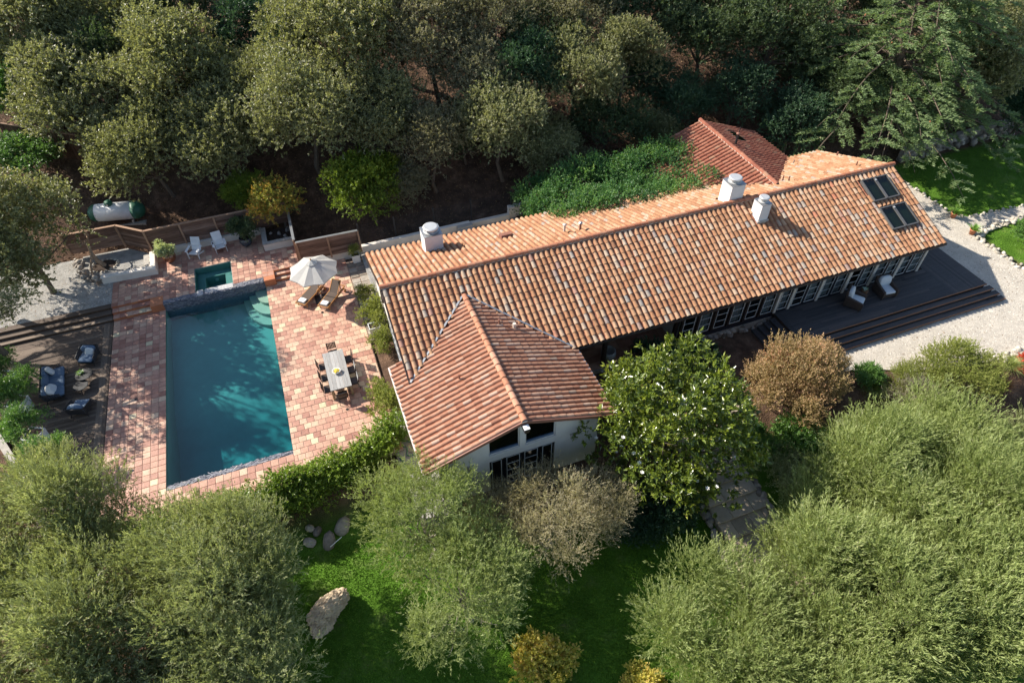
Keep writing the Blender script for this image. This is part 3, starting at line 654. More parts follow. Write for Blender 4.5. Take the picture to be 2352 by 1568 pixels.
t_old = lambda: float(np.clip(rng.beta(3.2, 2.6), 0, .93)) if rng.random() < .9 else rng.uniform(.85, 1)
t_new = lambda: float(np.clip(rng.beta(2.4, 2.0), 0, 1))
def pitchvec(dx, dy, dz):
    v = np.array([dx, dy, dz], float); return v/np.linalg.norm(v), np.linalg.norm(v)
sky_holes = [(29.25, 31.1, 21.5, 22.9), (29.3, 31.15, 19.7, 21.08)]
def keep_front(x, y):
    if abs(x-WX) < (WYT-y)*VL-.02: return False
    if any(a < x < b and c < y < d for a, b, c, d in sky_holes): return False
    if 21.95 < x < 22.6 and 21.95 < y < 22.75: return False
    return True
Vf, Lf = pitchvec(0, YR-YE, ZR-ZE); tile_slope('old', (XR0, YE, ZE), (1, 0, 0), Vf, XR1-XR0, Lf-.08, .29, .37, keep_front, t_old)
def keep_back(x, y): return not (abs(x-BX) < (y-BYT)*1.04-.02) and not (5.0 < x < 6.05 and 26.75 < y < 27.8) and not (21.05 < x < 21.95 and 23.5 < y < 24.5)
Vb, Lb = pitchvec(0, YR-YB, ZR-ZB); tile_slope('old', (XR1, YB, ZB), (-1, 0, 0), Vb, XR1-XR0, Lb-.08, .29, .37, keep_back, lambda: float(np.clip(rng.beta(3, 2.2), 0, .93)))
Vl, Ll = pitchvec(WX-WXL, 0, WZ-WZE)
tile_slope('new', (WXL, 20.32, WZE), (0, -1, 0), Vl, 20.32-WY0, Ll-.06, .256, .37, lambda x, y: y < WYT-(WX-x)/VL if x > 2.05 else True, t_new)
tile_slope('new', (WXL+0, WYT, WZE), (0, -1, 0), Vl, WYT-20.32, Ll-.06, .256, .37, lambda x, y: x > 2.05 and y < WYT-(WX-x)/VL, t_new)
Vr, Lr = pitchvec(WX-WXR, 0, WZ-WZE)
tile_slope('new', (WXR, WY0, WZE), (0, 1, 0), Vr, WYT-WY0, Lr-.06, .256, .37, lambda x, y: y < WYT-(x-WX)/VL, t_new)
V1, L1 = pitchvec(BX-BXL, 0, BZ-BZE); kb = lambda x, y: y > BYT+abs(x-BX)/1.04
tile_slope('back', (BXL, BY1, BZE), (0, -1, 0), V1, BY1-BYT, L1-.06, .29, .37, kb, t_new)
V2, L2 = pitchvec(BX-BXR, 0, BZ-BZE)
tile_slope('back', (BXR, BYT, BZE), (0, 1, 0), V2, BY1-BYT, L2-.06, .29, .37, lambda x, y: kb(x, y) and not (26.4 < x < 27.3 and 30.2 < y < 31.6), t_new)
BV, BF = barrel(.108, .092, .44); PV, PF = pan(.075, .44)
ROOFM = {'old': 'roof_old', 'new': 'roof_new', 'back': 'roof_back'}
var_m = {k: vary(BV, BF, v, 'roof_tile', 20) for k, v in ROOFM.items()}
def cam_d(mx): return np.linalg.norm(mx[:, 3]-CAM)
cov = sorted([r for r in ROOF if r[0] != 'pan' and (r[1][1, 3] < 23.4)], key=lambda r: cam_d(r[1])); near = set(id(r) for r in cov[:300])
for k, mx, t in cov[:300]:
    o = bpy.data.objects.new('roof_tile', var_m[k][min(19, int(t*20))]); col.objects.link(o); o.parent = roof
    o.matrix_local = Matrix(np.vstack([mx, [0, 0, 0, 1]]).tolist())
for k, mt in list(ROOFM.items())+[('pan', 'roof_pan')]:
    L_ = [r for r in ROOF if r[0] == k and id(r) not in near]
    V, F, T = merge(PV if k == 'pan' else BV, PF if k == 'pan' else BF, np.array([r[1] for r in L_]), np.array([r[2] for r in L_]))
    link('pan_tile' if k == 'pan' else 'roof_tile', np_mesh('roof_tile', V, F, mt, tint=T), roof)['kind'] = 'stuff'
# ridge caps
def ridge(p, q, mat, mort, L=.44, name='ridge_tile', r=.135):
    p, q = np.array(p, float), np.array(q, float); d = q-p; D = np.linalg.norm(d); d /= D; n = round(D/(L-.05)); e = D/n
    x = np.cross(d, [0, 0, 1.0]); x /= np.linalg.norm(x); z = np.cross(x, d); RV, RF = barrel(r, r*.88, e+.06); ms = vary(RV, RF, mat, name, 8)
    for i in range(n):
        P = p+d*e*i+rng.normal(0, .004, 3)
        o = bpy.data.objects.new(name, ms[random.randrange(8)]); col.objects.link(o); o.parent = roof
        o.matrix_local = Matrix(np.vstack([np.stack([x, d, z, P], 1), [0, 0, 0, 1]]).tolist())
    if mort: part('ridge_mortar', 'mortar', roof, lambda m: m.bar(p-[0, 0, .02], q-[0, 0, .02], .22, .08))
ridge((XR0-.05, YR, ZR+.06), (XR1+.05, YR, ZR+.06), 'ridge', True)
ridge((WX, WY0-.05, WZ+.06), (WX, WYT-.05, WZ+.06), 'ridge_new', True, r=.14)
ridge((BX, BY1+.05, BZ+.06), (BX, BYT+.1, BZ+.06), 'roof_back', True)
# flashing in the valleys, gutters, barge tiles
for sgn in (-1, 1):
    a = np.array([WX+sgn*.12, WYT-.1, WZ+.02]); xe = WXR if sgn > 0 else 2.1; b = np.array([xe-(.05 if sgn > 0 else 0), WYT-abs(xe-WX)/VL, WZE+.1 if sgn > 0 else WZE+.24])
    part('valley_flashing', 'grey_metal', roof, lambda m: m.bar(a+[0, .03, .06], b+[0, .03, .06], .09, .05))
part('gutter', 'gutter', house, lambda m: m.span((9.95, YE-.13, ZE-.14), (XR1+.02, YE-.03, ZE-.03)), world=True)
part('gutter', 'gutter', house, lambda m: m.span((XR0, YB+.03, ZB-.14), (20.5, YB+.13, ZB-.03)), world=True)
part('gutter', 'white_gutter', house, lambda m: m.span((WXL-.12, WY0, WZE-.11), (WXL-.03, 20.3, WZE+.0)), world=True)
part('gutter', 'white_gutter', house, lambda m: m.span((WXR+.03, WY0, WZE-.11), (WXR+.12, 18.2, WZE+.0)), world=True)
part('barge_board', 'rust_pipe', house, lambda m: m.bar((WXL, WY0-.02, WZE-.02), (WX, WY0-.02, WZ-.02), .05, .16).bar((WX, WY0-.02, WZ-.025), (WXR, WY0-.02, WZE-.025), .05, .16), world=True)
part('barge_board', 'brown_frame', house, lambda m: m.bar((XR0, YE, ZE-.05), (XR0, YR, ZR-.05), .05, .14).bar((XR0, YR, ZR-.055), (XR0, YB, ZB-.055), .05, .14), world=True)
part('barge_board', 'brown_frame', house, lambda m: m.bar((XR1, YE, ZE-.05), (XR1, YR, ZR-.05), .05, .14).bar((XR1, YR, ZR-.055), (XR1, YB, ZB-.055), .05, .14), world=True)
part('ridge_beam', 'brown_frame', house, lambda m: m.span((WX-.1, WY0-.32, WZ-.36), (WX+.1, 14.6, WZ-.12)), world=True)
part('beam_cap', 'white_paint', house, lambda m: m.span((WX-.12, WY0-.34, WZ-.118), (WX+.12, WY0-.1, WZ-.09)), world=True)
# chimneys
def chimney(x0, x1, y0, y1, zb, zt, capr, name_lbl):
    c = part('chimney', 'chimney_white', roof, lambda m: m.span((x0, y0, zb), (x1, y1, zt)), bevel=.02)
    cx, cy = (x0+x1)/2, (y0+y1)/2; w = x1-x0
    part('chimney_top', 'grey_metal', c, lambda m: m.span((x0-.015, y0-.015, zt+.001), (x1+.015, y1+.015, zt+.03)))
    part('chimney_flashing', 'mortar', c, lambda m: m.span((x0-.06, y0-.06, zb), (x1+.06, y0-.003, zb+.42)))
    part('flue_cap', 'pale_metal', c, lambda m: m.lathe([(capr*.95, zt+.03), (capr*1.05, zt+.06), (capr*.7, zt+.09), (capr*.68, zt+.2), (capr*1.0, zt+.22), (capr*1.0, zt+.29), (capr*.85, zt+.32)], (cx, cy, 0), 24), smooth=False)
    return c
chimney(5.03, 6.0, 26.78, 27.75, 3.2, 4.72, .40, '')
chimney(21.07, 21.92, 23.55, 24.45, 4.4, 5.95, .36, '')
chimney(21.97, 22.56, 22.0, 22.72, 4.2, 5.55, .27, '')
# skylights: four glazed leaves in two pairs
def on_front(x, y, h=0.0):
    n = np.cross([1, 0, 0], Vf); return np.array([x, y, ZE+(y-YE)*(ZR-ZE)/(YR-YE)])+n*h
for xa, xb in ((29.3, 30.12), (30.2, 31.02)):
    for ya, yb in ((21.52, 22.86), (19.74, 21.04)):
        s = MB()
        for p, q in (((xa, ya), (xb, ya)), ((xb, ya), (xb, yb)), ((xb, yb), (xa, yb)), ((xa, yb), (xa, ya))): s.bar(on_front(*p, .13), on_front(*q, .13), .07, .16, up=np.cross([1, 0, 0], Vf))
        f = s.build('skylight', 'skylight_frame', roof)
        P = [on_front(xa+.03, ya+.03, .17), on_front(xb-.03, ya+.03, .17), on_front(xb-.03, yb-.03, .17), on_front(xa+.03, yb-.03, .17)]
        part('pane', 'skylight_glass', f, lambda m: slab(m, P, .01))
        part('shaft', 'shaft_green', f, lambda m: slab(m, [p-np.array([0, 0, .15]) for p in P], .01))
    part('skylight_hinge', 'pale_metal', roof, lambda m: m.box(on_front(30.16, 22.7 if xa < 30 else 20.9, .2), (.1, .1, .06)))
f = part('skylight', 'skylight_frame', roof, lambda m: slab(m, [(26.42, 30.25, 4.19), (27.28, 30.25, 3.88), (27.28, 31.55, 3.88), (26.42, 31.55, 4.19)], .08))
part('pane', 'skylight_glass', f, lambda m: slab(m, [(26.48, 30.31, 4.18), (27.22, 30.31, 3.915), (27.22, 31.49, 3.915), (26.48, 31.49, 4.18)], .004))
# roof pipes and vents
def pipe(x, y, z0, z1, r, mat, cap=None):
    o = part('vent_pipe', mat, roof, lambda m: m.tube([(x, y, z0), (x, y, z1)], r, 10))
    if cap: part('pipe_cap', cap, o, lambda m: m.lathe([(r*1.7, z1-.02), (r*1.8, z1+.03), (r*.8, z1+.08)], (x, y, 0), 12))
pipe(12.09, 24.96, 4.3, 4.95, .06, 'pale_pipe', 'pale_pipe'); pipe(12.9, 24.75, 4.4, 5.0, .06, 'rust_pipe', 'grey_metal')
pipe(4.04, 17.7, 3.8, 4.25, .035, 'rust_pipe'); pipe(6.68, 20.0, 4.05, 4.5, .04, 'rust_pipe'); pipe(7.33, 19.75, 3.85, 4.25, .08, 'pale_pipe')
pipe(25.6, 29.4, 4.3, 5.2, .07, 'dark_metal', 'rust_pipe'); pipe(27.0, 30.95, 3.9, 4.6, .03, 'dark_metal'); pipe(32.0-.4, 27.0, 3.5, 4.0, .05, 'rust_pipe'); pipe(28.7, 27.4, 3.4, 3.85, .03, 'grey_metal')
pipe(25.7, 24.9, 4.5, 4.85, .04, 'rust_pipe'); pipe(26.0, 24.75, 4.5, 4.85, .035, 'rust_pipe'); pipe(30.5, 24.5, 4.6, 4.95, .04, 'rust_pipe')
part('roof_vent', 'rust_pipe', roof, lambda m: m.box((9.36, 26.45, 3.98), (.62, .5, .2), euler(-.37)))
# walls (openings left free)
def wall(name, mat, axis_, c, a0, a1, z0, z1, th, openings=(), parent=None, world=True):
    """wall lying along x ('x', y=c) or along y ('y', x=c) with rectangular openings (a0,a1,z0,z1)"""
    m = MB()
    def bx(p, q, r, s):
        if q-p < 1e-4 or s-r < 1e-4: return
        if axis_ == 'x': m.span((p, c, r), (q, c+th, s))
        else: m.span((c, p, r), (c+th, q, s))
    cur = a0
    for oa, ob, oz0, oz1 in sorted(openings):
        bx(cur, oa, z0, z1); bx(oa, ob, z0, oz0); bx(oa, ob, oz1, z1); cur = ob
    bx(cur, a1, z0, z1)
    return m.build(name, mat, parent or house, world=world)
WF = 14.5
m = MB()         # gable wall of the wing: pieces around the doors and the two raked clerestory windows
zt = lambda x: WZE-.14+(WZ-WZE)*(1-abs(x-WX)/(WX-WXL)) if x < WX else WZE-.14+(WZ-WZE)*(1-abs(x-WX)/(WXR-WX))
def vpiece(xa, xb, za, zb_, zc, y0=WF, th=.22):      # quad panel with raked top (za bottom, zb top left, zc top right)
    V = [(xa, y0, za), (xb, y0, za), (xb, y0, zc), (xa, y0, zb_), (xa, y0+th, za), (xb, y0+th, za), (xb, y0+th, zc), (xa, y0+th, zb_)]
    m.add(V, [(0, 1, 2, 3), (5, 4, 7, 6), (0, 4, 5, 1), (1, 5, 6, 2), (2, 6, 7, 3), (3, 7, 4, 0)])
vpiece(2.1, 4.23, -.95, zt(2.1), zt(4.23)); vpiece(7.21, 9.25, -.95, zt(7.21), zt(9.25))
vpiece(4.23, 7.21, 2.02, 2.46, 2.46); vpiece(5.6, 5.84, 2.46, zt(5.6)-.0, zt(5.84))
vpiece(4.23, 5.6, zt(4.23)-.06, zt(4.23), zt(5.6)) if False else None
vpiece(4.23, 7.21, -.95, -.7, -.7)
m.build('gable_wall', 'stucco', house, world=True)
wall('wall', 'stucco', 'y', 2.1, WF+.22, 20.2, -.95, 3.05, .2); wall('wall', 'stucco', 'y', 9.05, WF+.22, 18.9, -.95, 2.9, .2)
# clerestory windows
for xa, xb in ((4.25, 5.58), (5.86, 7.19)):
    za, zb_ = zt(xa)-.1, zt(xb)-.1
    s = MB(); y = WF+.1
    for p, q in (((xa, 2.5), (xb, 2.5)), ((xa, 2.5), (xa, za)), ((xb, 2.5), (xb, zb_)), ((xa, za), (xb, zb_))): s.bar((p[0], y, p[1]), (q[0], y, q[1]), .07, .07, up=(0, 1, 0))
    f = s.build('clerestory_window', 'stucco', house, world=True)
    part('pane', 'pane', f, lambda m: m.add([(xa, y, 2.5), (xb, y, 2.5), (xb, y, zb_), (xa, y, za)], [(0, 1, 2, 3)]))
    part('sill', 'blue_cushion', f, lambda m: m.span((xa+.04, y-.05, 2.53), (xb-.04, y+.02, 2.63)))
def glazed_door(p, u, w, h, rows, mat='navy_frame', stile=.09, cols=1, curtain=False, out=(0, -1, 0), kick=.12):
    """door leaf standing at p (bottom left), along u"""
    p = np.array(p, float); u = np.array(u, float); n = np.array(out, float); s = MB(); zz = np.array([0, 0, 1.0])
    def br(a, b, wd_, th): s.bar(a, b, wd_, th, up=n)
    br(p+u*stile/2, p+u*stile/2+zz*h, stile, .05); br(p+u*(w-stile/2), p+u*(w-stile/2)+zz*h, stile, .05)
    br(p+u*stile+zz*kick/2, p+u*(w-stile)+zz*kick/2, kick, .048); br(p+u*stile+zz*(h-.05), p+u*(w-stile)+zz*(h-.05), .1, .048)
    d = s.build('french_door', mat, house, world=True)
    a, b, z0, z1 = stile, w-stile, kick, h-.1
    g = MB(); t = .022; o = n*.028
    for q in (a+t/2, b-t/2): g.bar(p+u*q+zz*z0+o, p+u*q+zz*z1+o, t, .012, up=n)
    for k in range(rows+1): q = z0+t/2+(z1-z0-t)*k/rows; g.bar(p+u*a+zz*q+o*.98, p+u*b+zz*q+o*.98, t if k else .03, .012, up=n)
    g.build('glazing_bar', 'white_paint', d)
    for k in range(rows):
        za, zb2 = z0+(z1-z0)*k/rows, z0+(z1-z0)*(k+1)/rows
        part('pane', 'pane', d, lambda m: m.add([p+u*a+zz*za, p+u*b+zz*za, p+u*b+zz*zb2, p+u*a+zz*zb2], [(0, 1, 2, 3)]))
    if curtain:
        c = MB(); k = 13; xs = np.linspace(a-.02, b+.02, k)
        Vv = [p+u*x-n*(.12+.03*math.sin(i*2.1))+zz*z for i, x in enumerate(xs) for z in (.05, h)]
        c.add(Vv, [(2*i, 2*i+2, 2*i+3, 2*i+1) for i in range(k-1)]); c.build('curtain', 'curtain', d)
for xa, w_, rows in ((4.25, .62, 1), (4.92, .78, 5), (5.74, .78, 5), (6.57, .62, 1)): glazed_door((xa, WF+.08, -.68), (1, 0, 0), w_, 2.68, rows)
part('door_frame', 'navy_frame', house, lambda m: m.span((4.232, WF+.02, -.72), (7.208, WF+.14, -.685)).span((4.232, WF+.03, 2.0), (7.208, WF+.13, 2.018)), world=True)
# interior of the wing and the main body, seen dimly through the glass
part('floor', 'interior', house, lambda m: m.span((2.3, WF+.3, -.9), (9.05, 20.2, -.72)).span((9.3, 21.5, .3), (31.8, 28.0, .55)).span((16.3, 19.2, .3), (31.8, 21.49, .551)), world=True)
wall('interior_wall', 'interior', 'x', 19.9, 2.3, 9.05, -.7, 3.2, .1); wall('interior_wall', 'interior', 'x', 23.0, 16.3, 31.8, .55, 3.6, .1)
# wall sconces either side of the wing doors
for x, lab in ((3.4, ''), (8.05, '')): part('wall_sconce', 'stone_cap', house, lambda m: m.lathe([(.10, -.22), (.145, 0), (.16, .2), (.13, .2)], (x, WF, 2.05), 14, sy=.8), world=True)
# main body: end walls and back walls
def gable_end(x, y0, y1, z0, th, name):
    mm = MB(); f = lambda y: (ZE+(y-YE)*(ZR-ZE)/(YR-YE) if y < YR else ZR-(y-YR)*(ZR-ZB)/(YB-YR))-.12
    V = [(x, y0, z0), (x, y1, z0), (x, y1, f(y1)), (x, YR, f(YR)), (x, y0, f(y0))]; V += [(x+th, b, c) for a, b, c in V]
    mm.add(V, [(0, 4, 3, 2, 1), (5, 6, 7, 8, 9)]+[(i, (i+1) % 5, 5+(i+1) % 5, 5+i) for i in range(5)]); return mm.build(name, 'stucco', house, world=True)
gable_end(2.3, 20.21, 28.3, -.8, .2, 'end_wall'); gable_end(31.75, 19.02, 28.3, -.3, .2, 'end_wall')
wall('wall', 'stucco', 'x', 28.1, 2.5, 31.75, -.3, 2.9, .2)
wall('wall', 'stucco', 'y', 20.9, 28.3, 32.3, -.3, 3.0, .2); wall('wall', 'stucco', 'y', 29.0, 28.3, 32.3, -.3, 3.0, .2); wall('wall', 'stucco', 'x', 32.1, 20.9, 29.2, -.3, 3.0, .2)
# windows on the left end wall: tall white-barred leaves
for y0 in (20.45, 21.3, 22.15, 23.0, 23.85): glazed_door((2.27, y0+.8, .1), (0, -1, 0), .78, 2.35, 5, mat='white_paint', stile=.05, out=(-1, 0, 0))
part('wall_lamp', 'brown_frame', house, lambda m: m.span((2.12, 24.9, 2.75), (2.3, 25.15, 3.05)), world=True)
part('end_window', 'brown_frame', house, lambda m: m.span((2.25, 26.2, 1.9), (2.31, 26.6, 2.8)), world=True)
# front: recessed porch
wall('porch_wall', 'stucco', 'x', 21.3, 9.25, 16.2, -.2, 3.4, .2); wall('porch_wall', 'stucco', 'y', 16.2, 19.05, 21.3, -.2, 3.1, .15)
pf = part('porch_floor', 'grout', house, lambda m: m.span((9.26, 19.05, -.3), (16.2, 21.3, .085)), world=True)
for i in range(17):
    for j in range(5):
        mm = MB(); mm.t = random.random()*.5; mm.span((9.3+i*.405+.01, 19.08+j*.44+.01, .08), (9.3+(i+1)*.405, 19.08+(j+1)*.44, .1)); mm.build('floor_tile', 'patio_tile', pf)
for x in (11.95, 16.0): part('porch_post', 'brown_frame', house, lambda m: m.span((x-.09, 19.12, .09), (x+.09, 19.3, 3.1)), world=True)
part('porch_beam', 'brown_frame', house, lambda m: m.span((9.3, 19.1, 2.78), (16.2, 19.32, 3.0)), world=True)
# long glazed front
part('header', 'brown_frame', house, lambda m: m.span((16.2, 18.99, 2.72), (31.95, 19.18, 3.02)), world=True)
part('threshold', 'navy_frame', house, lambda m: m.span((16.2, 18.97, .35), (31.95, 19.2, .595)), world=True)
posts = [32.0-.08, 30.2, 28.42, 26.64, 24.86, 23.0, 22.1]
for i, x in enumerate(posts): part('door_post', 'post_white', house, lambda m: m.span((x-.075, 18.93, .6), (x+.075, 19.1, 2.73)), world=True)
for a, b in zip(posts[1:], posts[:-1]):
    w_ = (b-a-.15); k = 2 if w_ > 1.2 else 1
    for i in range(k): glazed_door((a+.075+i*w_/k, 19.02, .6), (1, 0, 0), w_/k, 2.12, 4, mat='navy_frame', stile=.1, curtain=(i == k-1 or random.random() < .3))
x = 22.02
for i in range(6):
    w_ = .92; glazed_door((x-w_, 19.02, .6), (1, 0, 0), w_-.06, 2.12, 4, mat='brown_frame', stile=.1, curtain=i % 2 == 0)
    part('door_post', 'brown_frame', house, lambda m: m.span((x-w_-.06, 18.96, .6), (x-w_, 19.08, 2.72)), world=True); x -= w_+.06
# foundation of rounded field stones
def rock(r, seed, flat=.7, rough=.22, sub=1):
    q = np.random.default_rng(seed); t = (1+5**.5)/2
    V = np.array([(-1, t, 0), (1, t, 0), (-1, -t, 0), (1, -t, 0), (0, -1, t), (0, 1, t), (0, -1, -t), (0, 1, -t), (t, 0, -1), (t, 0, 1), (-t, 0, -1), (-t, 0, 1)], float)
    F = [(0, 11, 5), (0, 5, 1), (0, 1, 7), (0, 7, 10), (0, 10, 11), (1, 5, 9), (5, 11, 4), (11, 10, 2), (10, 7, 6), (7, 1, 8), (3, 9, 4), (3, 4, 2), (3, 2, 6), (3, 6, 8), (3, 8, 9), (4, 9, 5), (2, 4, 11), (6, 2, 10), (8, 6, 7), (9, 8, 1)]
    V /= np.linalg.norm(V, axis=1)[:, None]
    for _ in range(sub):
        cache = {}; V = list(V); G = []
        def mid(a, b):
            k = (min(a, b), max(a, b))
            if k not in cache: p = V[a]+V[b]; V.append(p/np.linalg.norm(p)); cache[k] = len(V)-1
            return cache[k]
        for a, b, c in F: x, y, z = mid(a, b), mid(b, c), mid(c, a); G += [(a, x, z), (b, y, x), (c, z, y), (x, y, z)]
        F = G; V = np.array(V)
    d = q.normal(0, 1, (5, 3)); d /= np.linalg.norm(d, axis=1)[:, None]
    k = 1+sum(rough*q.uniform(-.6, 1)*np.sin(2.2*(V@dd)+q.uniform(0, 6)) for dd in d)+q.normal(0, rough*.18, len(V))
    return V*k[:, None]*np.array([1, q.uniform(.75, 1), flat])*r, np.array(F)
ROCKM = {}
for mt in ('stone', 'pale_stone'):
    ROCKM[mt] = []
    for i in range(10):
        V, F = rock(1.0, 50+i, sub=1); ROCKM[mt].append(np_mesh('stone', V, F, mt, tint=np.full(len(V), (i+.5)/10), smooth=True))
def stone(parent, p, r, mat='stone', name='stone'):
    o = bpy.data.objects.new(name, random.choice(ROCKM[mat])); col.objects.link(o)
    if parent is not None: o.parent = parent; p = np.array(p)-WLOC.get(parent, 0)
    o.location = p; o.rotation_euler = (random.uniform(-.4, .4), random.uniform(-.4, .4), random.uniform(0, 6.28)); o.scale = (r*random.uniform(.85, 1.2), r*random.uniform(.85, 1.1), r*random.uniform(.8, 1.2))
    return o
fd = part('foundation', 'stone', house, lambda m: m.span((10.2, 18.97, -1.5), (16.2, 19.2, .08)).span((16.2, 18.95, -.8), (22.05, 19.15, .36)).span((2.1, WF-.04, -2.0), (9.28, WF+.2, -.96)).span((22.06, 19.0, -.4), (31.9, 19.2, .36)), world=True)
for _ in range(95): stone(fd, (random.uniform(10.3, 16.1), 18.93, random.uniform(-.85, .02)), random.uniform(.09, .17))
for _ in range(70): stone(fd, (random.uniform(16.2, 22.0), 18.9, random.uniform(-.3, .3)), random.uniform(.09, .17))
for _ in range(85): stone(fd, (random.uniform(2.2, 9.25), WF-.06, random.uniform(-1.75, -1.0)), random.uniform(.09, .17))

# ------------------------------------------------------------------ dark deck in front of the glazed wall
deck = thing('dark_deck', 'dark stained wooden deck with brown edged steps before the glazed front', 'deck', (28, 18, 0))
DZ = .6
class _D: pass
part('joists', 'soil', deck, lambda m: m.span((22.1, 16.7, -.1), (34.8, 18.94, DZ-.04)).span((32.02, 18.94, -.1), (34.8, 20.5, DZ-.041)), world=True)
def planks_w(parent, **kw):
    g = bpy.data.objects.new('planking', None)
    return g
def deck_planks(x0, x1, y0, y1, z, w, along):
    if along == 'x':
        n = round((y1-y0)/w); ww = (y1-y0)/n
        for i in range(n):
            xs = [x0]; v = x0+random.uniform(1, 4)
            while v < x1-.6: xs.append(v); v += random.uniform(3, 4.2)
            xs.append(x1)
            for p, q in zip(xs, xs[1:]):
                m = MB(); m.t = random.random(); a = y0+i*ww; m.span((p+.002, a+.003, z-.035), (q-.002, a+ww-.003, z+random.uniform(-.0015, .0015))); m.build('plank', 'deck_dark', deck, world=True)
    else:
        n = round((x1-x0)/w); ww = (x1-x0)/n
        for i in range(n):
            m = MB(); m.t = random.random(); a = x0+i*ww; m.span((a+.003, y0, z-.035), (a+ww-.003, y1, z+random.uniform(-.0015, .0015))); m.build('plank', 'deck_dark', deck, world=True)
deck_planks(22.4, 32.4, 16.64, 18.95, DZ, .14, 'x'); deck_planks(22.1, 22.4, 16.64, 18.95, DZ, .14, 'y'); deck_planks(32.4, 34.82, 16.64, 20.5, DZ, .14, 'y')
for i, xr in enumerate((34.82, 35.1, 35.3, 35.48)):
    z = DZ-.162*i; yf_ = 16.62-.33*i
    if i:
        deck_planks(21.98, xr, yf_+.045, yf_+.33, z, .14, 'x')
        part('riser', 'deck_dark', deck, lambda m: m.span((22.0, yf_+.05, -.2), (xr-.02, yf_+.33, z-.036)), world=True)
    part('nosing', 'nosing', deck, lambda m: m.span((21.98, yf_, z-.05), (xr, yf_+.043, z+.002)), world=True)
ss = thing('side_steps', 'dark wooden side steps down the left end of the dark deck', 'steps', (21.4, 17.8, 0))
for i in range(4):
    z = DZ-.15*(i+1); xb = 22.08-.34*i
    mm = MB(); mm.t = random.random(); mm.span((xb-.36, 16.75, z-.04), (xb-.19, 18.75, z)); mm.build('tread', 'deck_dark', ss, world=True)
    mm = MB(); mm.t = random.random(); mm.span((xb-.185, 16.75, z-.04), (xb-.015, 18.75, z)); mm.build('tread', 'deck_dark', ss, world=True)
    part('riser', 'deck_dark', ss, lambda m: m.span((xb-.34, 16.77, -.4), (xb-.02, 18.73, z-.042)), world=True)

# ------------------------------------------------------------------ fences and garden walls
def board_fence(name, label, pts, z0, z1, posts_=True, nb=9, group=None, cap='fence_post', first=True):
    t = thing(name, label, 'fence', (*np.mean(pts, 0), z0), group=group)
    for s, (a, b) in enumerate(zip(pts, pts[1:])):
        a, b = np.array([*a, 0.0]), np.array([*b, 0.0]); d = (b-a)/np.linalg.norm(b-a); nrm = np.array([-d[1], d[0], 0])
        h = (z1-z0)/nb
        for i in range(nb):
            mm = MB(); mm.t = random.random(); off = nrm*random.uniform(-.006, .006)
            mm.bar(a+d*.0+[0, 0, z0+h*(i+.5)]+off, b-d*.01+[0, 0, z0+h*(i+.5)]+off, .025, h-.006); mm.build('board', 'fence_board', t, world=True)
        part('cap', cap, t, lambda m: m.bar(a+[0, 0, z1+.02]-nrm*.03, b+[0, 0, z1+.02]-nrm*.03, .15, .04), world=True)
        for q in ([a, b] if s == len(pts)-2 else [a]): part('post', 'fence_post', t, lambda m: m.bar(q+[0, 0, z0-.1]-nrm*.07, q+[0, 0, z1]-nrm*.07, .09, .1, up=tuple(d)), world=True)
    return t
board_fence('board_fence', 'brown horizontal board fence behind the two white armchairs', [(-14.2, 38.0), (-11.2, 37.93), (-9.66, 36.72), (-7.68, 36.72), (-5.72, 36.72), (-3.75, 36.72), (-1.5, 36.72)], UZ+.38, 2.22)
plinth = part('white_plinth', 'white_wall', None, lambda m: m.span((-9.55, 36.5, .2), (-3.3, 36.68, UZ+.40))); tag(plinth, 'low white plaster plinth under the board fence behind the white armchairs', 'wall')
board_fence('board_fence', 'short brown board fence just behind the white parasol', [(-1.4, 32.86), (.4, 32.8), (2.2, 32.74)], UZ+.03, 1.88, nb=8, cap='grey_metal')
plinth = part('white_plinth', 'white_wall', None, lambda m: m.span((-1.42, 32.86, -.2), (2.25, 33.0, UZ+.02))); tag(plinth, 'low white plaster plinth under the short fence behind the parasol', 'wall')
board_fence('board_fence', 'brown board fence end-on between the white planter and the parasol', [(-1.4, 36.5), (-1.42, 34.7), (-1.44, 33.02)], UZ, 1.95, nb=8, cap='grey_metal')
# old timber screen in the trees
t = thing('timber_screen', 'old dark vertical board screen under the oaks behind the gas tank', 'fence', (-14.6, 45, gh(-14.6, 45)))
pa, pb = np.array([-17.0, 46.6]), np.array([-12.4, 44.6])
for i in range(18):
    q = pa+(pb-pa)*(i+.5)/18; z = gh(*q); mm = MB(); mm.t = random.random(); mm.box((q[0], q[1], z+.85), (.25, .03, 1.9), rotz(-.41)); mm.build('board', 'old_wood', t, world=True)
part('rail', 'fence_post', t, lambda m: m.bar((*pa, gh(*pa)+1.83), (*pb, gh(*pb)+1.83), .12, .06).bar((*(pa*.45+pb*.55), gh(*pa)-.3), (*(pa*.45+pb*.55), gh(*pa)+1.85), .14), world=True)
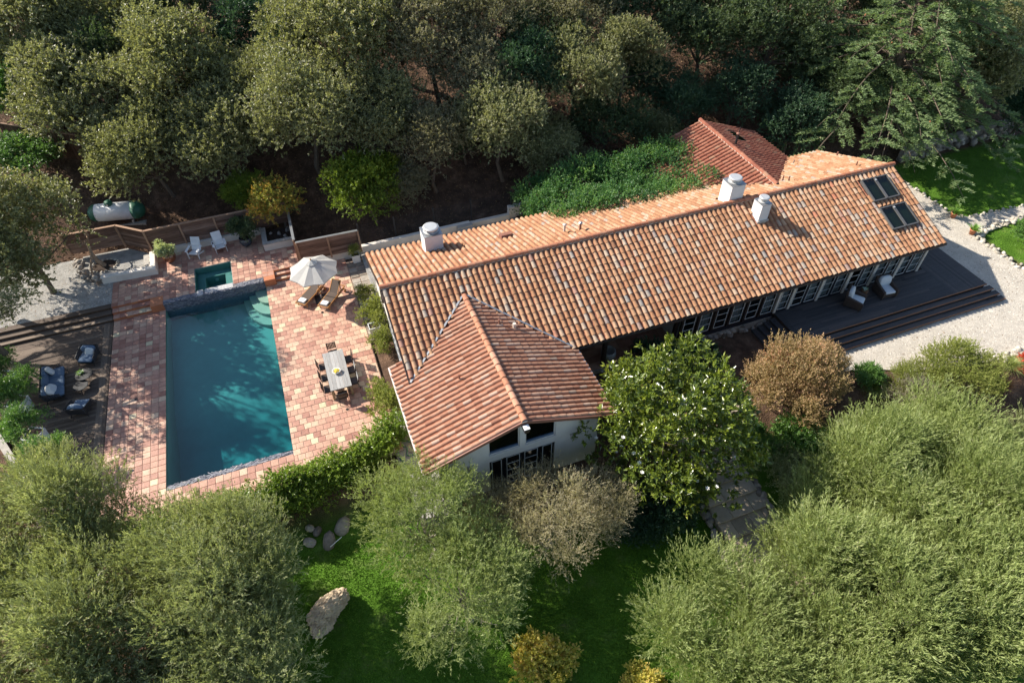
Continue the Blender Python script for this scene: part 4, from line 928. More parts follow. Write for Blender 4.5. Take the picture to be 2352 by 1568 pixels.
# white seat wall round the gravel bed
sw = thing('seat_wall', 'white plaster seat wall curving round the gravel bed with the bare tree', 'wall', (-11, 35.2, UZ))
pts = [(-12.45, 34.92), (-9.5, 34.73), (-9.55, 36.5)]
part('wall', 'white_wall', sw, lambda m: m.prism([(-12.45, 34.9), (-9.44, 34.72), (-9.5, 36.5), (-9.82, 36.5), (-9.76, 35.08), (-12.4, 35.24)], .3, UZ+.46), world=True, bevel=.04)
part('seat', 'stone_cap', sw, lambda m: m.prism([(-12.38, 35.25), (-9.77, 35.1), (-9.84, 36.5), (-10.2, 36.5), (-10.15, 35.45), (-12.3, 35.55)], .3, UZ+.3), world=True, bevel=.02)
bed = structure(part('gravel_bed', 'gravel_grey', None, lambda m: m.prism([(-12.4, 35.5), (-10.1, 35.4), (-10.1, 36.5), (-9.7, 36.65), (-11.2, 37.85), (-13.7, 37.9), (-13.6, 36.3), (-13.1, 35.5)], .3, UZ+.12)))
ring = thing('stone_edging', 'dark rounded stones piled in an arc at the end of the white seat wall', 'stones', (-13.3, 36, UZ))
for i in range(46):
    f = random.random(); q = np.array([np.interp(f, [0, .5, 1], [-13.9, -13.45, -12.5]), np.interp(f, [0, .5, 1], [37.4, 35.95, 35.05])])
    stone(ring, (q[0]+random.uniform(-.18, .18), q[1]+random.uniform(-.15, .15), UZ+random.uniform(.02, .36)), random.uniform(.10, .2))
ring2 = thing('stone_edging', 'small stones circling the soil at the foot of the bare tree', 'stones', (-12.3, 36.5, UZ))
for i in range(18):
    a = i/18*6.28; stone(ring2, (-12.4+.75*math.cos(a), 36.5+.6*math.sin(a), UZ+.16), random.uniform(.07, .12), 'pale_stone')
part('soil', 'soil', ring2, lambda m: m.lathe([(.72, 0), (.68, .04), (.3, .07)], (-12.4, 36.5, UZ+.1), 18, sy=.8), world=True)
# white planter wall by the fence
pw = thing('wall_planter', 'white plaster corner planter with stone rim under the red-leaved tree', 'planter', (-2.4, 35.4, UZ))
part('wall', 'white_wall', pw, lambda m: m.span((-3.33, 34.66, .3), (-1.47, 34.9, UZ+.44)).span((-3.33, 34.9, .3), (-3.08, 36.48, UZ+.439)), world=True)
part('rim', 'stone_cap', pw, lambda m: m.span((-3.35, 34.64, UZ+.441), (-1.46, 34.93, UZ+.49)).span((-3.35, 34.93, UZ+.441), (-3.05, 36.48, UZ+.489)), world=True)
part('soil', 'soil', pw, lambda m: m.span((-3.08, 34.9, .3), (-1.5, 36.45, UZ+.18)), world=True)
for i in range(7): stone(pw, (random.uniform(-2.9, -1.7), random.uniform(35.1, 36.2), UZ+.22), random.uniform(.1, .2), 'stone')
# low white wall and wire fence behind the house
gw = part('garden_wall', 'white_wall', None, lambda m: m.span((2.26, 32.75, -.3), (9.2, 33.0, .62)).span((9.2, 32.8, -.3), (11.9, 33.05, .5)).span((11.9, 32.9, -.3), (15.2, 33.25, .95)), ); tag(gw, 'low weathered white garden wall running behind the tiled roof', 'wall')
wf = thing('wire_fence', 'dark post and wire fence above the low white garden wall', 'fence', (8, 33.2, .5))
px_ = [2.3, 4.5, 7.0, 9.45, 12.15]
for x in px_: part('post', 'dark_metal', wf, lambda m: m.span((x-.045, 33.15, .3), (x+.045, 33.24, 2.0)), world=True)
for i in range(8):
    part('wire', 'dark_metal', wf, lambda m: m.tube([(2.3, 33.2, .65+.17*i), (12.15, 33.2, .65+.17*i), (16.5, 33.3, .75+.17*i)], .008, 4), world=True)
vb = part('timber_bed', 'old_wood', None, lambda m: m.span((12.3, 31.9, .1), (14.0, 32.0, .36)).span((12.3, 32.6, .1), (14.0, 32.7, .36)).span((12.3, 32.0, .1), (12.4, 32.6, .36)).span((13.9, 32.0, .1), (14.0, 32.6, .36))); tag(vb, 'empty timber framed bed in front of the white garden wall', 'bed')
cs = thing('concrete_steps', 'mossy concrete steps rising behind the roof to the wire fence', 'steps', (8.9, 32, .2))
for i in range(4): part('step', 'stone_cap', cs, lambda m: m.span((8.3, 31.4+.35*i, .1), (9.3, 31.75+.35*i, .28+.11*i)), world=True)
# stone wall beyond the far lawn
fwl = thing('dry_stone_wall', 'grey dry stone wall at the back of the shaded upper lawn', 'wall', (46, 29.6, 0))
part('core', 'stone', fwl, lambda m: m.bar((41, 29.7, .3), (52, 30.2, .3), .4, 1.2), world=True)
for i in range(90): stone(fwl, (41+11*random.random(), 29.5+random.uniform(-.1, .3), random.uniform(-.1, .85)), random.uniform(.14, .26))
def edging(label, pts, n, rlo, rhi, z, mat='pale_stone', spread=.12):
    t = thing('stone_edging', label, 'stones', (*pts[0], z)); P = np.array(pts, float); L_ = np.r_[0, np.cumsum(np.linalg.norm(np.diff(P, axis=0), axis=1))]
    for i in range(n):
        s = L_[-1]*(i+random.random())/n; x, y = np.interp(s, L_, P[:, 0]), np.interp(s, L_, P[:, 1])
        stone(t, (x+random.uniform(-spread, spread), y+random.uniform(-spread, spread), z+random.uniform(0, .06)), random.uniform(rlo, rhi), mat)
edging('row of pale stones edging the shaded upper lawn by the house end', [(39.25, 30), (39.3, 24.4), (39.35, 23.3), (39.8, 22.55), (43.8, 22.2), (55, 20.9)], 85, .07, .15, -.05)
edging('band of broken pale stones edging the lower lawn right of the gravel', [(44, 21.2), (40, 21.1), (38.85, 20.7), (38.85, 17.2), (39, 14.5)], 80, .09, .19, -.05, spread=.2)
edging('pale stones lining the near edge of the white gravel behind the shrubs', [(30.2, 12.3), (31.5, 12.35), (33, 12.3), (35.5, 12.5)], 46, .08, .16, -.05, spread=.25)

# ------------------------------------------------------------------ flagstone steps to the lawn
fs = thing('flagstone_steps', 'broad sandstone flagged garden steps below the white-flowered tree', 'steps', (14.5, 11.5, -1.3))
for i in range(8):
    z = -.25-.145*i; y1 = 14.6-.78*i; y0 = y1-.82; xl, xr_ = 13.15-.0*i, 15.75-.02*i
    part('step_base', 'flagstone', fs, lambda m: m.span((xl, y0, -2.0), (xr_, y1, z-.045)), world=True)
    x = xl
    while x < xr_-.2:
        w_ = min(random.uniform(.6, 1.1), xr_-x); mm = MB(); mm.t = random.random(); mm.span((x+.012, y0-.03, z-.045), (x+w_-.012, y1-.035, z+random.uniform(-.004, .004))); mm.build('flagstone', 'flagstone', fs, world=True, bevel=.01); x += w_
mm = MB()
y = 8.3
for j in range(4):
    x = 12.6
    while x < 15.4:
        w_ = random.uniform(.6, 1.0); mm = MB(); mm.t = random.random(); mm.span((x+.012, y-.6, -1.5), (x+w_-.012, y-.02, -1.33)); mm.build('flagstone', 'flagstone', fs, world=True, bevel=.01); x += w_
    y -= .62
edging('rounded stones along the left side of the flagstone steps', [(13.0, 13.5), (12.95, 10.5), (12.5, 8.0)], 26, .13, .22, -1.2, 'stone', .06)
edging('rounded stones along the right side of the flagstone steps', [(15.85, 14.0), (15.8, 11.0), (15.6, 8.6)], 26, .13, .22, -1.0, 'stone', .08)
structure(part('terrace_paving', 'flagstone', None, lambda m: m.span((11.2, 14.4, -.6), (17.5, 17.8, -.2))))

# ------------------------------------------------------------------ rocks on the lawn
V, F = rock(1.0, 93, flat=.55, rough=.3, sub=4)
q = np.random.default_rng(5); V = V*np.array([.92, .66, 1.0])
V[:, 2] += .12*V[:, 0]; st = np.sin(V[:, 2]*26+V[:, 0]*3+np.sin(V[:, 1]*5)); V[:, :2] *= (1+.028*np.sign(st)[:, None]*np.abs(st[:, None])**.5); V[:, 2] += .02*np.sin(V[:, 0]*14+V[:, 1]*9)
b = link('boulder', np_mesh('boulder', V, F, 'sandstone', smooth=False)); b.location = (-3.62, 11.95, -1.1); b.rotation_euler = (.05, 0, .35)
tag(b, 'large flat cracked tan boulder lying alone on the sunny lawn', 'boulder')
for (x, y, r, mt, lab) in ((-3.69, 16.15, .2, 'pale_stone', 'small upright white rock below the hedge, leftmost of the group'), (-2.48, 15.65, .42, 'pale_stone', 'largest pale rock of the group below the hedge'), (-3.76, 15.5, .27, 'stone', 'brown mossy rock nearest the lawn below the hedge'), (-3.13, 15.2, .38, 'stone', 'long brown rock below the hedge beside the white pipe'), (-3.4, 15.9, .2, 'stone', 'small brown rock in the middle of the group below the hedge')):
    o = stone(None, (x, y, gh(x, y)+r*.25), r, mt, 'rock'); tag(o, lab, 'rock')
o = part('pipe', 'white_paint', None, lambda m: m.tube([(-3.0, 14.9, -1.15), (-2.45, 15.15, -1.08)], .02, 6)); tag(o, 'short thin white pipe lying on the grass by the rocks', 'pipe')
for (x, y, r, lab) in ((1.55, 18.6, .3, 'tan stepping stone in the side path nearest the house corner'), (1.45, 17.9, .28, 'tan stepping stone inside the loop of the green hose'), (1.75, 19.2, .3, 'tan stepping stone at the patio end of the side path')):
    mm = MB(); mm.t = random.random(); n_ = 8; P = [(x+r*random.uniform(.8, 1.1)*math.cos(a)*.8, y+r*random.uniform(.8, 1.1)*math.sin(a)) for a in np.linspace(0, 6.28, n_, endpoint=False)]; mm.prism(P, -.2, -.085); tag(mm.build('stepping_stone', 'flagstone'), lab, 'stone')
hp = [(.75, 18.25), (1.0, 18.5), (1.35, 18.35), (1.7, 17.9), (1.55, 17.5), (1.2, 17.55), (1.3, 17.95), (1.05, 18.1), (.85, 17.8), (.95, 17.2), (1.3, 16.6), (1.9, 16.2)]
hs = []
for i in range(len(hp)-1):
    for k in range(4):
        f = k/4; p0, p1, p2, p3 = (np.array(hp[max(0, min(len(hp)-1, i+d))]) for d in (-1, 0, 1, 2))
        hs.append(.5*((2*p1)+(-p0+p2)*f+(2*p0-5*p1+4*p2-p3)*f*f+(-p0+3*p1-3*p2+p3)*f**3))
o = part('garden_hose', 'hose', None, lambda m: m.tube([(a[0], a[1], -.09) for a in hs], .022, 6), smooth=True); tag(o, 'green garden hose looped on the side path beside the wing', 'hose')

# ------------------------------------------------------------------ furniture
# dining table
dt = thing('dining_table', 'long grey planked dining table on the tiled patio', 'table', (-.9, 23.2, 0))
for i in range(6): mm = MB(); mm.t = random.random(); w_ = 1.04/6; mm.span((-.52+i*w_+.003, -1.31, .7), (-.52+(i+1)*w_-.003, 1.31, .75)); mm.build('top_plank', 'table_wood', dt, bevel=.004)
part('apron', 'table_leg_wood', dt, lambda m: m.span((-.44, -1.2, .61), (.44, -1.16, .7)).span((-.44, 1.16, .61), (.44, 1.2, .7)).span((-.44, -1.16, .61), (-.4, 1.16, .7)).span((.4, -1.16, .61), (.44, 1.16, .7)))
for sx in (-1, 1):
    for sy in (-1, 1): part('leg', 'table_leg_wood', dt, lambda m: m.box((sx*.45, sy*1.23, .35), (.12, .12, .7)), bevel=.006)
def dining_chair(x, y, rz, label, seatm='dark_chair', backm='dark_chair'):
    """faces local +y; back at -y"""
    t = thing('dining_chair', label, 'chair', (x, y, 0), rz, 'dining chairs around the grey table')
    part('seat', 'dark_chair', t, lambda m: m.box((0, .02, .44), (.46, .44, .04)), bevel=.01)
    for i in range(6):
        mm = MB(); mm.box((-.185+i*.074, -.235-.03, .70), (.058, .02, .34), euler(.14)); mm.build('back_slat', backm, t)
    part('back_frame', 'dark_metal', t, lambda m: m.bar((-.23, -.22, .46), (-.23, -.30, .9), .025).bar((.23, -.22, .46), (.23, -.30, .9), .025).bar((-.23, -.297, .88), (.23, -.297, .88), .024).bar((-.23, -.25, .53), (.23, -.25, .53), .02))
    part('seat_rail', 'dark_metal', t, lambda m: m.span((-.24, -.21, .40), (.24, .25, .422)))
    for sx in (-1, 1):
        part('leg', 'dark_metal', t, lambda m: m.bar((sx*.22, .22, .42), (sx*.24, .26, 0), .026)); part('leg', 'dark_metal', t, lambda m: m.bar((sx*.22, -.2, .42), (sx*.24, -.28, 0), .026))
H = math.pi/2
for i, (dy, la, lb) in enumerate(((.78, 'farthest from the camera', 'farthest from the camera'), (0, 'in the middle of its side', 'in the middle of its side'), (-.78, 'nearest the camera', 'nearest the camera'))):
    dining_chair(-.9-.62, 23.2+dy-.05, -H, 'dark dining chair on the pool side of the table, '+la)
    dining_chair(-.9+.62, 23.2+dy+.02, H, 'dining chair on the house side of the table, '+lb, backm='chair_grey' if i else 'dark_chair')
dining_chair(-.9, 24.72, math.pi, 'dark dining chair at the far end of the grey table', backm='dark_chair'); dining_chair(-.92, 21.72, 0, 'dark dining chair at the near end of the grey table')
bw = thing('fruit_bowl', 'white bowl of yellow lemons on the grey dining table', 'bowl', (-.93, 23.0, .75))
part('bowl', 'white_paint', bw, lambda m: m.lathe([(.07, 0), (.08, .02), (.17, .08), (.21, .13), (.195, .13), (.15, .08), (.0, .05)], seg=24), smooth=True)
for i in range(9): a = i*2.4; r = .045*math.sqrt(i); part('lemon', 'lemon', bw, lambda m: m.pillow((r*math.cos(a), r*math.sin(a), .12+(.03 if i < 4 else 0)), (.09, .07, .07), rotz(a), e=.9), smooth=True)
# parasol
ub = thing('parasol', 'off-white eight-sided parasol shading the two loungers', 'umbrella', (-.78, 29.62, 0))
part('base_plate', 'dark_metal', ub, lambda m: m.box((0, 0, .03), (.75, .75, .06)), bevel=.01)
part('sleeve', 'grey_metal', ub, lambda m: m.lathe([(.06, .06), (.05, .3), (.04, .31)], seg=14))
part('pole', 'teak', ub, lambda m: m.tube([(0, 0, .06), (0, 0, 2.85)], .026, 12))
ZC, ZRm, RR = 2.78, 2.12, 1.38
cv = MB(); n = 8; ring_r = [.22, .5, .8, 1.1, RR]
def can_pt(a, r):
    k = (a*n/(2*math.pi)) % 1; sc_ = abs(k-.5)*2; s_ = r/RR
    pol = math.cos(math.pi/n)/math.cos(((a+math.pi/n) % (2*math.pi/n))-math.pi/n) if False else 1
    chord = math.cos(math.pi/n)/math.cos((k-.5)*2*math.pi/n)
    rr = r*chord*(1-.045*s_*(1-sc_)); z = ZC-(ZC-ZRm)*(s_**1.12)-.05*s_*(1-sc_)*math.sin(s_*math.pi)
    return (rr*math.cos(a), rr*math.sin(a), z)
AN = [2*math.pi*i/48+.26 for i in range(48)]
def can_mesh(rs, zoff=0, off=.26):
    Vv = []
    for r in rs:
        for i in range(48): p = can_pt(2*math.pi*i/48, r); Vv.append((p[0]*math.cos(off)-p[1]*math.sin(off), p[0]*math.sin(off)+p[1]*math.cos(off), p[2]+zoff))
    return Vv, [(i*48+j, i*48+(j+1) % 48, (i+1)*48+(j+1) % 48, (i+1)*48+j) for i in range(len(rs)-1) for j in range(48)]
cn = MB(); cn.add(*can_mesh([.16, .4, .7, 1.0, 1.2, RR])); cn = cn.build('canopy', 'canvas', ub)
vt = MB(); Vv, Ff = can_mesh([.02, .18, .34]); vt.add([(x, y, z+.085-.1*math.hypot(x, y)) for x, y, z in Vv], Ff); vt.build('vent', 'canvas', cn)
hm = MB(); Vv, Ff = can_mesh([RR-.002, RR]); hm.add([(x, y, z-(.0 if i < 48 else .06)) for i, (x, y, z) in enumerate(Vv)], Ff); hm.build('hem', 'canvas', cn)
for i in range(8):
    a = 2*math.pi*i/8+.26; p = np.array([math.cos(a)*RR*.99, math.sin(a)*RR*.99, ZRm-.01]); part('rib', 'teak', ub, lambda m: m.bar((0, 0, ZC-.08), tuple(p), .02).bar((0, 0, ZC-.75), (p[0]*.5, p[1]*.5, ZC-.37), .016))
part('finial', 'teak', ub, lambda m: m.lathe([(.03, 2.84), (.045, 2.9), (.02, 2.95)], seg=10))
def lounger(x, y, rz, label, back):
    """foot at local -y, head at +y"""
    t = thing('sun_lounger', label, 'lounger', (x, y, 0), rz, 'teak sun loungers under the parasol')
    part('frame', 'teak', t, lambda m: m.span((-.33, -1.0, .26), (-.28, 1.0, .33)).span((.28, -1.0, .26), (.33, 1.0, .33)).span((-.28, -1.0, .27), (.28, -.95, .325)).span((-.28, .95, .27), (.28, 1.0, .325)), bevel=.006)
    part('sling', 'sling', t, lambda m: m.box((0, -.36, .335), (.57, 1.2, .012)))
    c_, s_ = math.cos(back), math.sin(back)
    b = part('backrest', 'sling', t, lambda m: m.box((0, .24+.37*c_, .34+.37*s_), (.5, .74, .012), euler(back)))
    part('backrest_frame', 'teak', b, lambda m: m.bar((-.27, .24, .34), (-.27, .24+.76*c_, .34+.76*s_), .04).bar((.27, .24, .34), (.27, .24+.76*c_, .34+.76*s_), .04).bar((-.27, .24+.75*c_, .34+.75*s_), (.27, .24+.75*c_, .34+.75*s_), .035))
    part('prop', 'teak', t, lambda m: m.bar((-.25, .62, .3), (-.25, .24+.5*c_, .33+.48*s_), .03).bar((.25, .62, .3), (.25, .24+.5*c_, .33+.48*s_), .03))
    for sx in (-1, 1):
        part('leg', 'teak', t, lambda m: m.bar((sx*.3, -.8, .3), (sx*.3, -.84, 0), .05))
        part('wheel', 'teak', t, lambda m: m.lathe([(.02, -.02), (.1, -.02), (.1, .02), (.02, .02)], (sx*.37, .82, .1), 18, R=euler(0, H))); part('leg', 'teak', t, lambda m: m.bar((sx*.3, .82, .3), (sx*.34, .82, .09), .045))
    w = thing('folded_towel', 'folded white towel on the '+('left' if x < -1 else 'right')+' lounger', 'towel', (0, 0, 0), 0, 'towels on the loungers')
    w.matrix_world = Matrix.Translation((x, y, 0)) @ Matrix.Rotation(rz, 4, 'Z') @ Matrix.Translation((0, -.72, .343))
    part('lower_fold', 'towel', w, lambda m: m.pillow((0, 0, .02), (.42, .3, .045), e=.2), smooth=True); part('upper_fold', 'towel', w, lambda m: m.pillow((.005, .004, .055), (.41, .29, .045), e=.2), smooth=True)
lounger(-1.32, 30.0, -.75, 'teak sun lounger with dark sling, the left one beneath the parasol', .12)
lounger(-.22, 29.35, -.68, 'teak sun lounger with raised dark back, the right one by the parasol', .75)
# white garden armchairs
def garden_chair(x, y, rz, label):
    t = thing('garden_armchair', label, 'chair', (x, y, UZ), rz, 'white slatted garden armchairs')     # faces -y
    for i in range(5): mm = MB(); mm.box((0, -.3+i*.115, .36-.025*i), (.52, .1, .02), euler(-.2)); mm.build('seat_slat', 'white_paint', t)
    b = part('backrest', 'white_paint', t, lambda m: m.box((0, .42, .62), (.56, .025, .82), euler(-.42)), bevel=.006)
    for i in range(3): part('back_slat', 'white_paint', b, lambda m: m.box((0, .42-.021+.0+(-.26+.26*i)*.40*0, .62), (.001, .001, .001)) if False else m.box((0, .395+(i-1)*.115, .635+(i-1)*.26), (.52, .016, .24), euler(-.42)))
    for sx in (-1, 1):
        part('armrest', 'white_paint', t, lambda m: m.box((sx*.34, -.02, .56), (.13, .66, .025)), bevel=.005)
        part('leg', 'white_paint', t, lambda m: m.bar((sx*.31, -.3, 0), (sx*.31, -.3, .55), .09, .025)); part('leg', 'white_paint', t, lambda m: m.bar((sx*.30, -.3, .33), (sx*.3, .45, .03), .03, .1))
    return t
garden_chair(-7.28, 35.72, -.38, 'white slatted garden armchair by the fence, the left of the pair'); garden_chair(-5.82, 35.78, .12, 'white slatted garden armchair by the fence, the right of the pair')
o = part('bottle', 'navy_frame', None, lambda m: m.lathe([(.03, 0), (.035, .1), (.015, .16), (.015, .2)], seg=10)); o.location = (-6.15, 35.7, UZ+.575); tag(o, 'small dark bottle standing on the arm of a white armchair', 'bottle')
# rope lounge set on the left deck
def rope_chair(x, y, rz, label):
    t = thing('lounge_armchair', label, 'armchair', (x, y, 0), rz, 'blue cushioned rope armchairs')     # faces -y
    part('frame', 'dark_metal', t, lambda m: m.span((-.4, -.4, .2), (.4, .4, .235)))
    for sx in (-1, 1):
        for sy in (-1, 1): part('leg', 'dark_metal', t, lambda m: m.bar((sx*.37, sy*.36, .21), (sx*.42, sy*.42, 0), .028))
    for i in range(13): part('rope', 'rope_grey', t, lambda m: m.bar((-.39+i*.065, .41, .22), (-.39+i*.065, .5, .68), .045, .03))
    part('back_rail', 'dark_metal', t, lambda m: m.bar((-.43, .5, .69), (.43, .5, .69), .03))
    for sx in (-1, 1):
        for i in range(8): part('rope', 'rope_grey', t, lambda m: m.bar((sx*.41, .36-i*.09, .22), (sx*.45, .42-i*.095, .66-.022*i), .03, .06))
        part('arm_rail', 'dark_metal', t, lambda m: m.bar((sx*.455, .5, .69), (sx*.455, -.3, .5), .03))
    part('seat_cushion', 'blue_cushion', t, lambda m: m.pillow((0, -.03, .33), (.74, .78, .19), e=.22), smooth=True)
    part('back_cushion', 'blue_cushion', t, lambda m: m.pillow((0, .32, .55), (.72, .2, .42), euler(-.2), e=.25), smooth=True)
    part('throw_pillow', 'white_cushion', t, lambda m: m.pillow((.12, .14, .54), (.42, .15, .42), euler(-.45, .25), e=.45), smooth=True)
rope_chair(-12.92, 29.15, -.35, 'blue cushioned rope armchair at the far side of the left deck'); rope_chair(-13.0, 25.65, math.pi-.28, 'blue cushioned rope armchair with its back to the camera')
sf = thing('lounge_sofa', 'blue cushioned rope sofa under the branches on the left deck', 'sofa', (-14.35, 27.75, 0), H+.09)     # faces -y locally -> +x
part('frame', 'dark_metal', sf, lambda m: m.span((-1.05, -.42, .2), (1.05, .42, .235)))
for sx in (-1, 1):
    for sy in (-1, 1): part('leg', 'dark_metal', sf, lambda m: m.bar((sx*1.0, sy*.38, .21), (sx*1.05, sy*.44, 0), .03))
    for i in range(8): part('rope', 'rope_grey', sf, lambda m: m.bar((sx*1.06, .36-i*.09, .22), (sx*1.1, .42-i*.095, .66-.022*i), .03, .06))
    part('arm_rail', 'dark_metal', sf, lambda m: m.bar((sx*1.105, .5, .69), (sx*1.105, -.3, .5), .03))
for i in range(3): part('seat_cushion', 'blue_cushion', sf, lambda m: m.pillow((-.69+.69*i, -.05, .33), (.70, .8, .19), e=.2), smooth=True)
for i in range(3): part('back_cushion', 'blue_cushion', sf, lambda m: m.pillow((-.69+.69*i, .32, .56), (.7, .2, .42), euler(-.2), e=.22), smooth=True)
for i in range(27): part('rope', 'rope_grey', sf, lambda m: m.bar((-1.03+i*.079, .42, .22), (-1.03+i*.079, .51, .68), .05, .03))
part('throw_pillow', 'pattern_cushion', sf, lambda m: m.pillow((.7, .1, .58), (.5, .16, .5), euler(-.5, .5), e=.4), smooth=True); part('throw_pillow', 'pattern_cushion', sf, lambda m: m.pillow((-.72, .08, .56), (.5, .16, .5), euler(-.5, -.4), e=.4), smooth=True)
part('throw_pillow', 'grey_cushion', sf, lambda m: m.pillow((-.55, .0, .52), (.45, .15, .45), euler(-.6, -.2), e=.4), smooth=True)
for (x, y, r, h, lab) in ((-12.95, 27.72, .40, .46, 'taller round black coffee table holding a small plant'), (-13.1, 27.08, .34, .36, 'lower round black coffee table tucked against the taller one')):
    t = thing('coffee_table', lab, 'table', (x, y, 0)); part('top', 'dark_metal', t, lambda m: m.lathe([(r, h-.03), (r+.015, h-.015), (r, h), (0.01, h)], seg=32))
    for i in range(3): a = i*2.094+.5; part('leg', 'dark_metal', t, lambda m: m.bar((r*.55*math.cos(a), r*.55*math.sin(a), h-.03), (r*1.02*math.cos(a), r*1.02*math.sin(a), 0), .035))
# wicker armchairs on the dark deck
def wicker_chair(x, y, rz, label):
    t = thing('wicker_armchair', label, 'armchair', (x, y, DZ), rz, 'dark wicker armchairs with pale cushions')    # faces -y
    part('base', 'wicker', t, lambda m: m.span((-.42, -.42, .1), (.42, .4, .34)), bevel=.03)
    for sx in (-1, 1):
        part('arm', 'wicker', t, lambda m: m.prism([(-.44, .1), (.46, .1), (.46, .78), (.2, .66), (-.44, .56)], -.06, .06) if False else m.add([(sx*.34, -.46, .1), (sx*.46, -.48, .1), (sx*.46, .46, .1), (sx*.34, .46, .1), (sx*.35, -.46, .56), (sx*.5, -.48, .56), (sx*.5, .48, .74), (sx*.35, .46, .74)], [(0, 3, 2, 1), (4, 5, 6, 7), (0, 1, 5, 4), (1, 2, 6, 5), (2, 3, 7, 6), (3, 0, 4, 7)]), bevel=.03)
        for sy in (-1, 1): part('leg', 'brown_frame', t, lambda m: m.box((sx*.38, sy*.38, .05), (.07, .07, .1)))
    part('back', 'wicker', t, lambda m: m.box((0, .44, .55), (.92, .14, .92), euler(-.16)), bevel=.04)
    part('seat_cushion', 'grey_cushion', t, lambda m: m.pillow((0, -.06, .42), (.66, .76, .2), e=.2), smooth=True)
    part('back_cushion', 'grey_cushion', t, lambda m: m.pillow((0, .31, .74), (.7, .24, .62), euler(-.22), e=.22), smooth=True)
wicker_chair(26.55, 17.95, .62, 'dark wicker armchair with pale cushions turned left of the plant stand'); wicker_chair(28.72, 18.05, -.12, 'dark wicker armchair with pale cushions right of the plant stand')
t = thing('stump_table', 'brown wooden stump side table between the wicker armchairs', 'table', (27.45, 18.3, DZ))
part('stump', 'stump', t, lambda m: m.lathe([(.19, 0), (.2, .1), (.185, .3), (.2, .48), (.19, .5), (.01, .5)], seg=16), smooth=False)
# pots and planter boxes
def round_pot(x, y, z, prof, mat, label, cat='pot', soil=True):
    t = thing('plant_pot', label, cat, (x, y, z)); part('pot', mat, t, lambda m: m.lathe(prof, seg=26, cap=False), smooth=True)
    zt_ = max(p[1] for p in prof); r_ = prof[-1][0]
    if soil: part('soil', 'soil', t, lambda m: m.lathe([(r_*.98, zt_-.12), (.01, zt_-.08)], seg=20, cap=False))
    return t
big = [(.0, 0), (.2, 0), (.3, .12), (.38, .35), (.36, .52), (.32, .56), (.35, .6), (.31, .6), (.28, .5)]
round_pot(-8.72, 35.75, UZ, big, 'glazed_rust', 'large rust glazed pot beside the white seat wall'); round_pot(-4.3, 35.7, UZ, big, 'blue_pot', 'large dark blue glazed pot at the fence')
round_pot(12.42, 19.55, .1, [(.0, 0), (.22, 0), (.36, .14), (.4, .4), (.36, .62), (.31, .62), (.3, .3), (.01, .12)], 'concrete_pot', 'round empty concrete pot on the porch beside the dark post', soil=False)
tp = [(.0, 0), (.13, 0), (.2, .3), (.23, .32), (.23, .38), (.18, .38), (.17, .3)]
round_pot(39.05, 22.85, -.05, tp, 'terracotta', 'terracotta pot with spiky plant at the upper lawn corner'); round_pot(38.75, 21.05, -.05, tp, 'terracotta', 'terracotta pot with spiky plant at the lower lawn corner')
def box_planter(x, y, z, w, d, h, label, rz=0, mat='white_paint'):
    t = thing('planter_box', label, 'planter', (x, y, z), rz); mm = MB()
    for sx, sy, ww, dd in ((0, -1, w, .035), (0, 1, w, .035), (-1, 0, .035, d-.07), (1, 0, .035, d-.07)):
        mm.box((sx*(w/2-.0175), sy*(d/2-.0175), h/2), (ww, dd, h))
    mm.V = [(a*(.86+.14*c/h), b*(.86+.14*c/h), c) for a, b, c in mm.V]; mm.build('box', mat, t); part('soil', 'soil', t, lambda m: m.box((0, 0, h-.1), (w*.9, d*.9, .06))); return t
box_planter(1.75, 32.3, 0, .5, .42, .55, 'tall white tapered planter at the corner of the short fence')
box_planter(1.62, 27.95, -.02, .5, .45, .5, 'white planter box against the white end wall of the house'); box_planter(1.52, 25.85, 0, .6, .5, .55, 'white planter box nearest the dining table by the house wall')
for x, y, lab in ((-16.55, 28.75, 'far left end of the deck, mostly out of frame'), (-15.75, 26.75, 'left deck edge behind the blue sofa'), (-14.75, 24.3, 'left deck edge nearer the camera than the sofa'), (-13.75, 22.5, 'near end of the left deck edge')): box_planter(x, y, 0, .75, .75, .7, 'square white planter box at the '+lab, -.45)
# gas tank
tk = thing('gas_tank', 'white horizontal gas tank with green domed ends behind the fence', 'tank', (-11.6, 40.9, .45), -.2)
gz = gh(-11.6, 40.9)-.45; TZ = .95
Rx = euler(0, H); cap_prof = lambda s: [(.56*math.cos(a), s*.55*math.sin(a)) for a in np.linspace(0, H*.98, 8)]
part('shell', 'tank_white', tk, lambda m: m.lathe([(.56, -1.15), (.56, 1.15)], (0, 0, TZ), 32, R=Rx), smooth=True)
part('end_dome', 'tank_green', tk, lambda m: m.lathe([(.565, -1.152+.0)]+[(r+.005, -1.15-abs(z)) for r, z in cap_prof(1)], (0, 0, TZ), 32, R=Rx), smooth=True)
part('end_dome', 'tank_green', tk, lambda m: m.lathe([(.565, 1.0), (.565, 1.15)]+[(r+.005, 1.15+abs(z)) for r, z in cap_prof(1)], (0, 0, TZ), 32, R=Rx), smooth=True)
v = part('valve_cover', 'tank_green', tk, lambda m: m.lathe([(.24, 0), (.24, .14), (.2, .22), (.08, .26)], (-.25, 0, TZ+.53), 20), smooth=True); part('plate', 'white_paint', v, lambda m: m.box((-.25, -.245, TZ+.62), (.1, .01, .08)))
part('pad', 'stone_cap', tk, lambda m: m.box((.1, 0, .12), (2.9, 1.0, .2)))
for sx in (-1, 1): part('foot', 'pale_metal', tk, lambda m: m.box((sx*.8, 0, .3), (.1, .7, .2)))
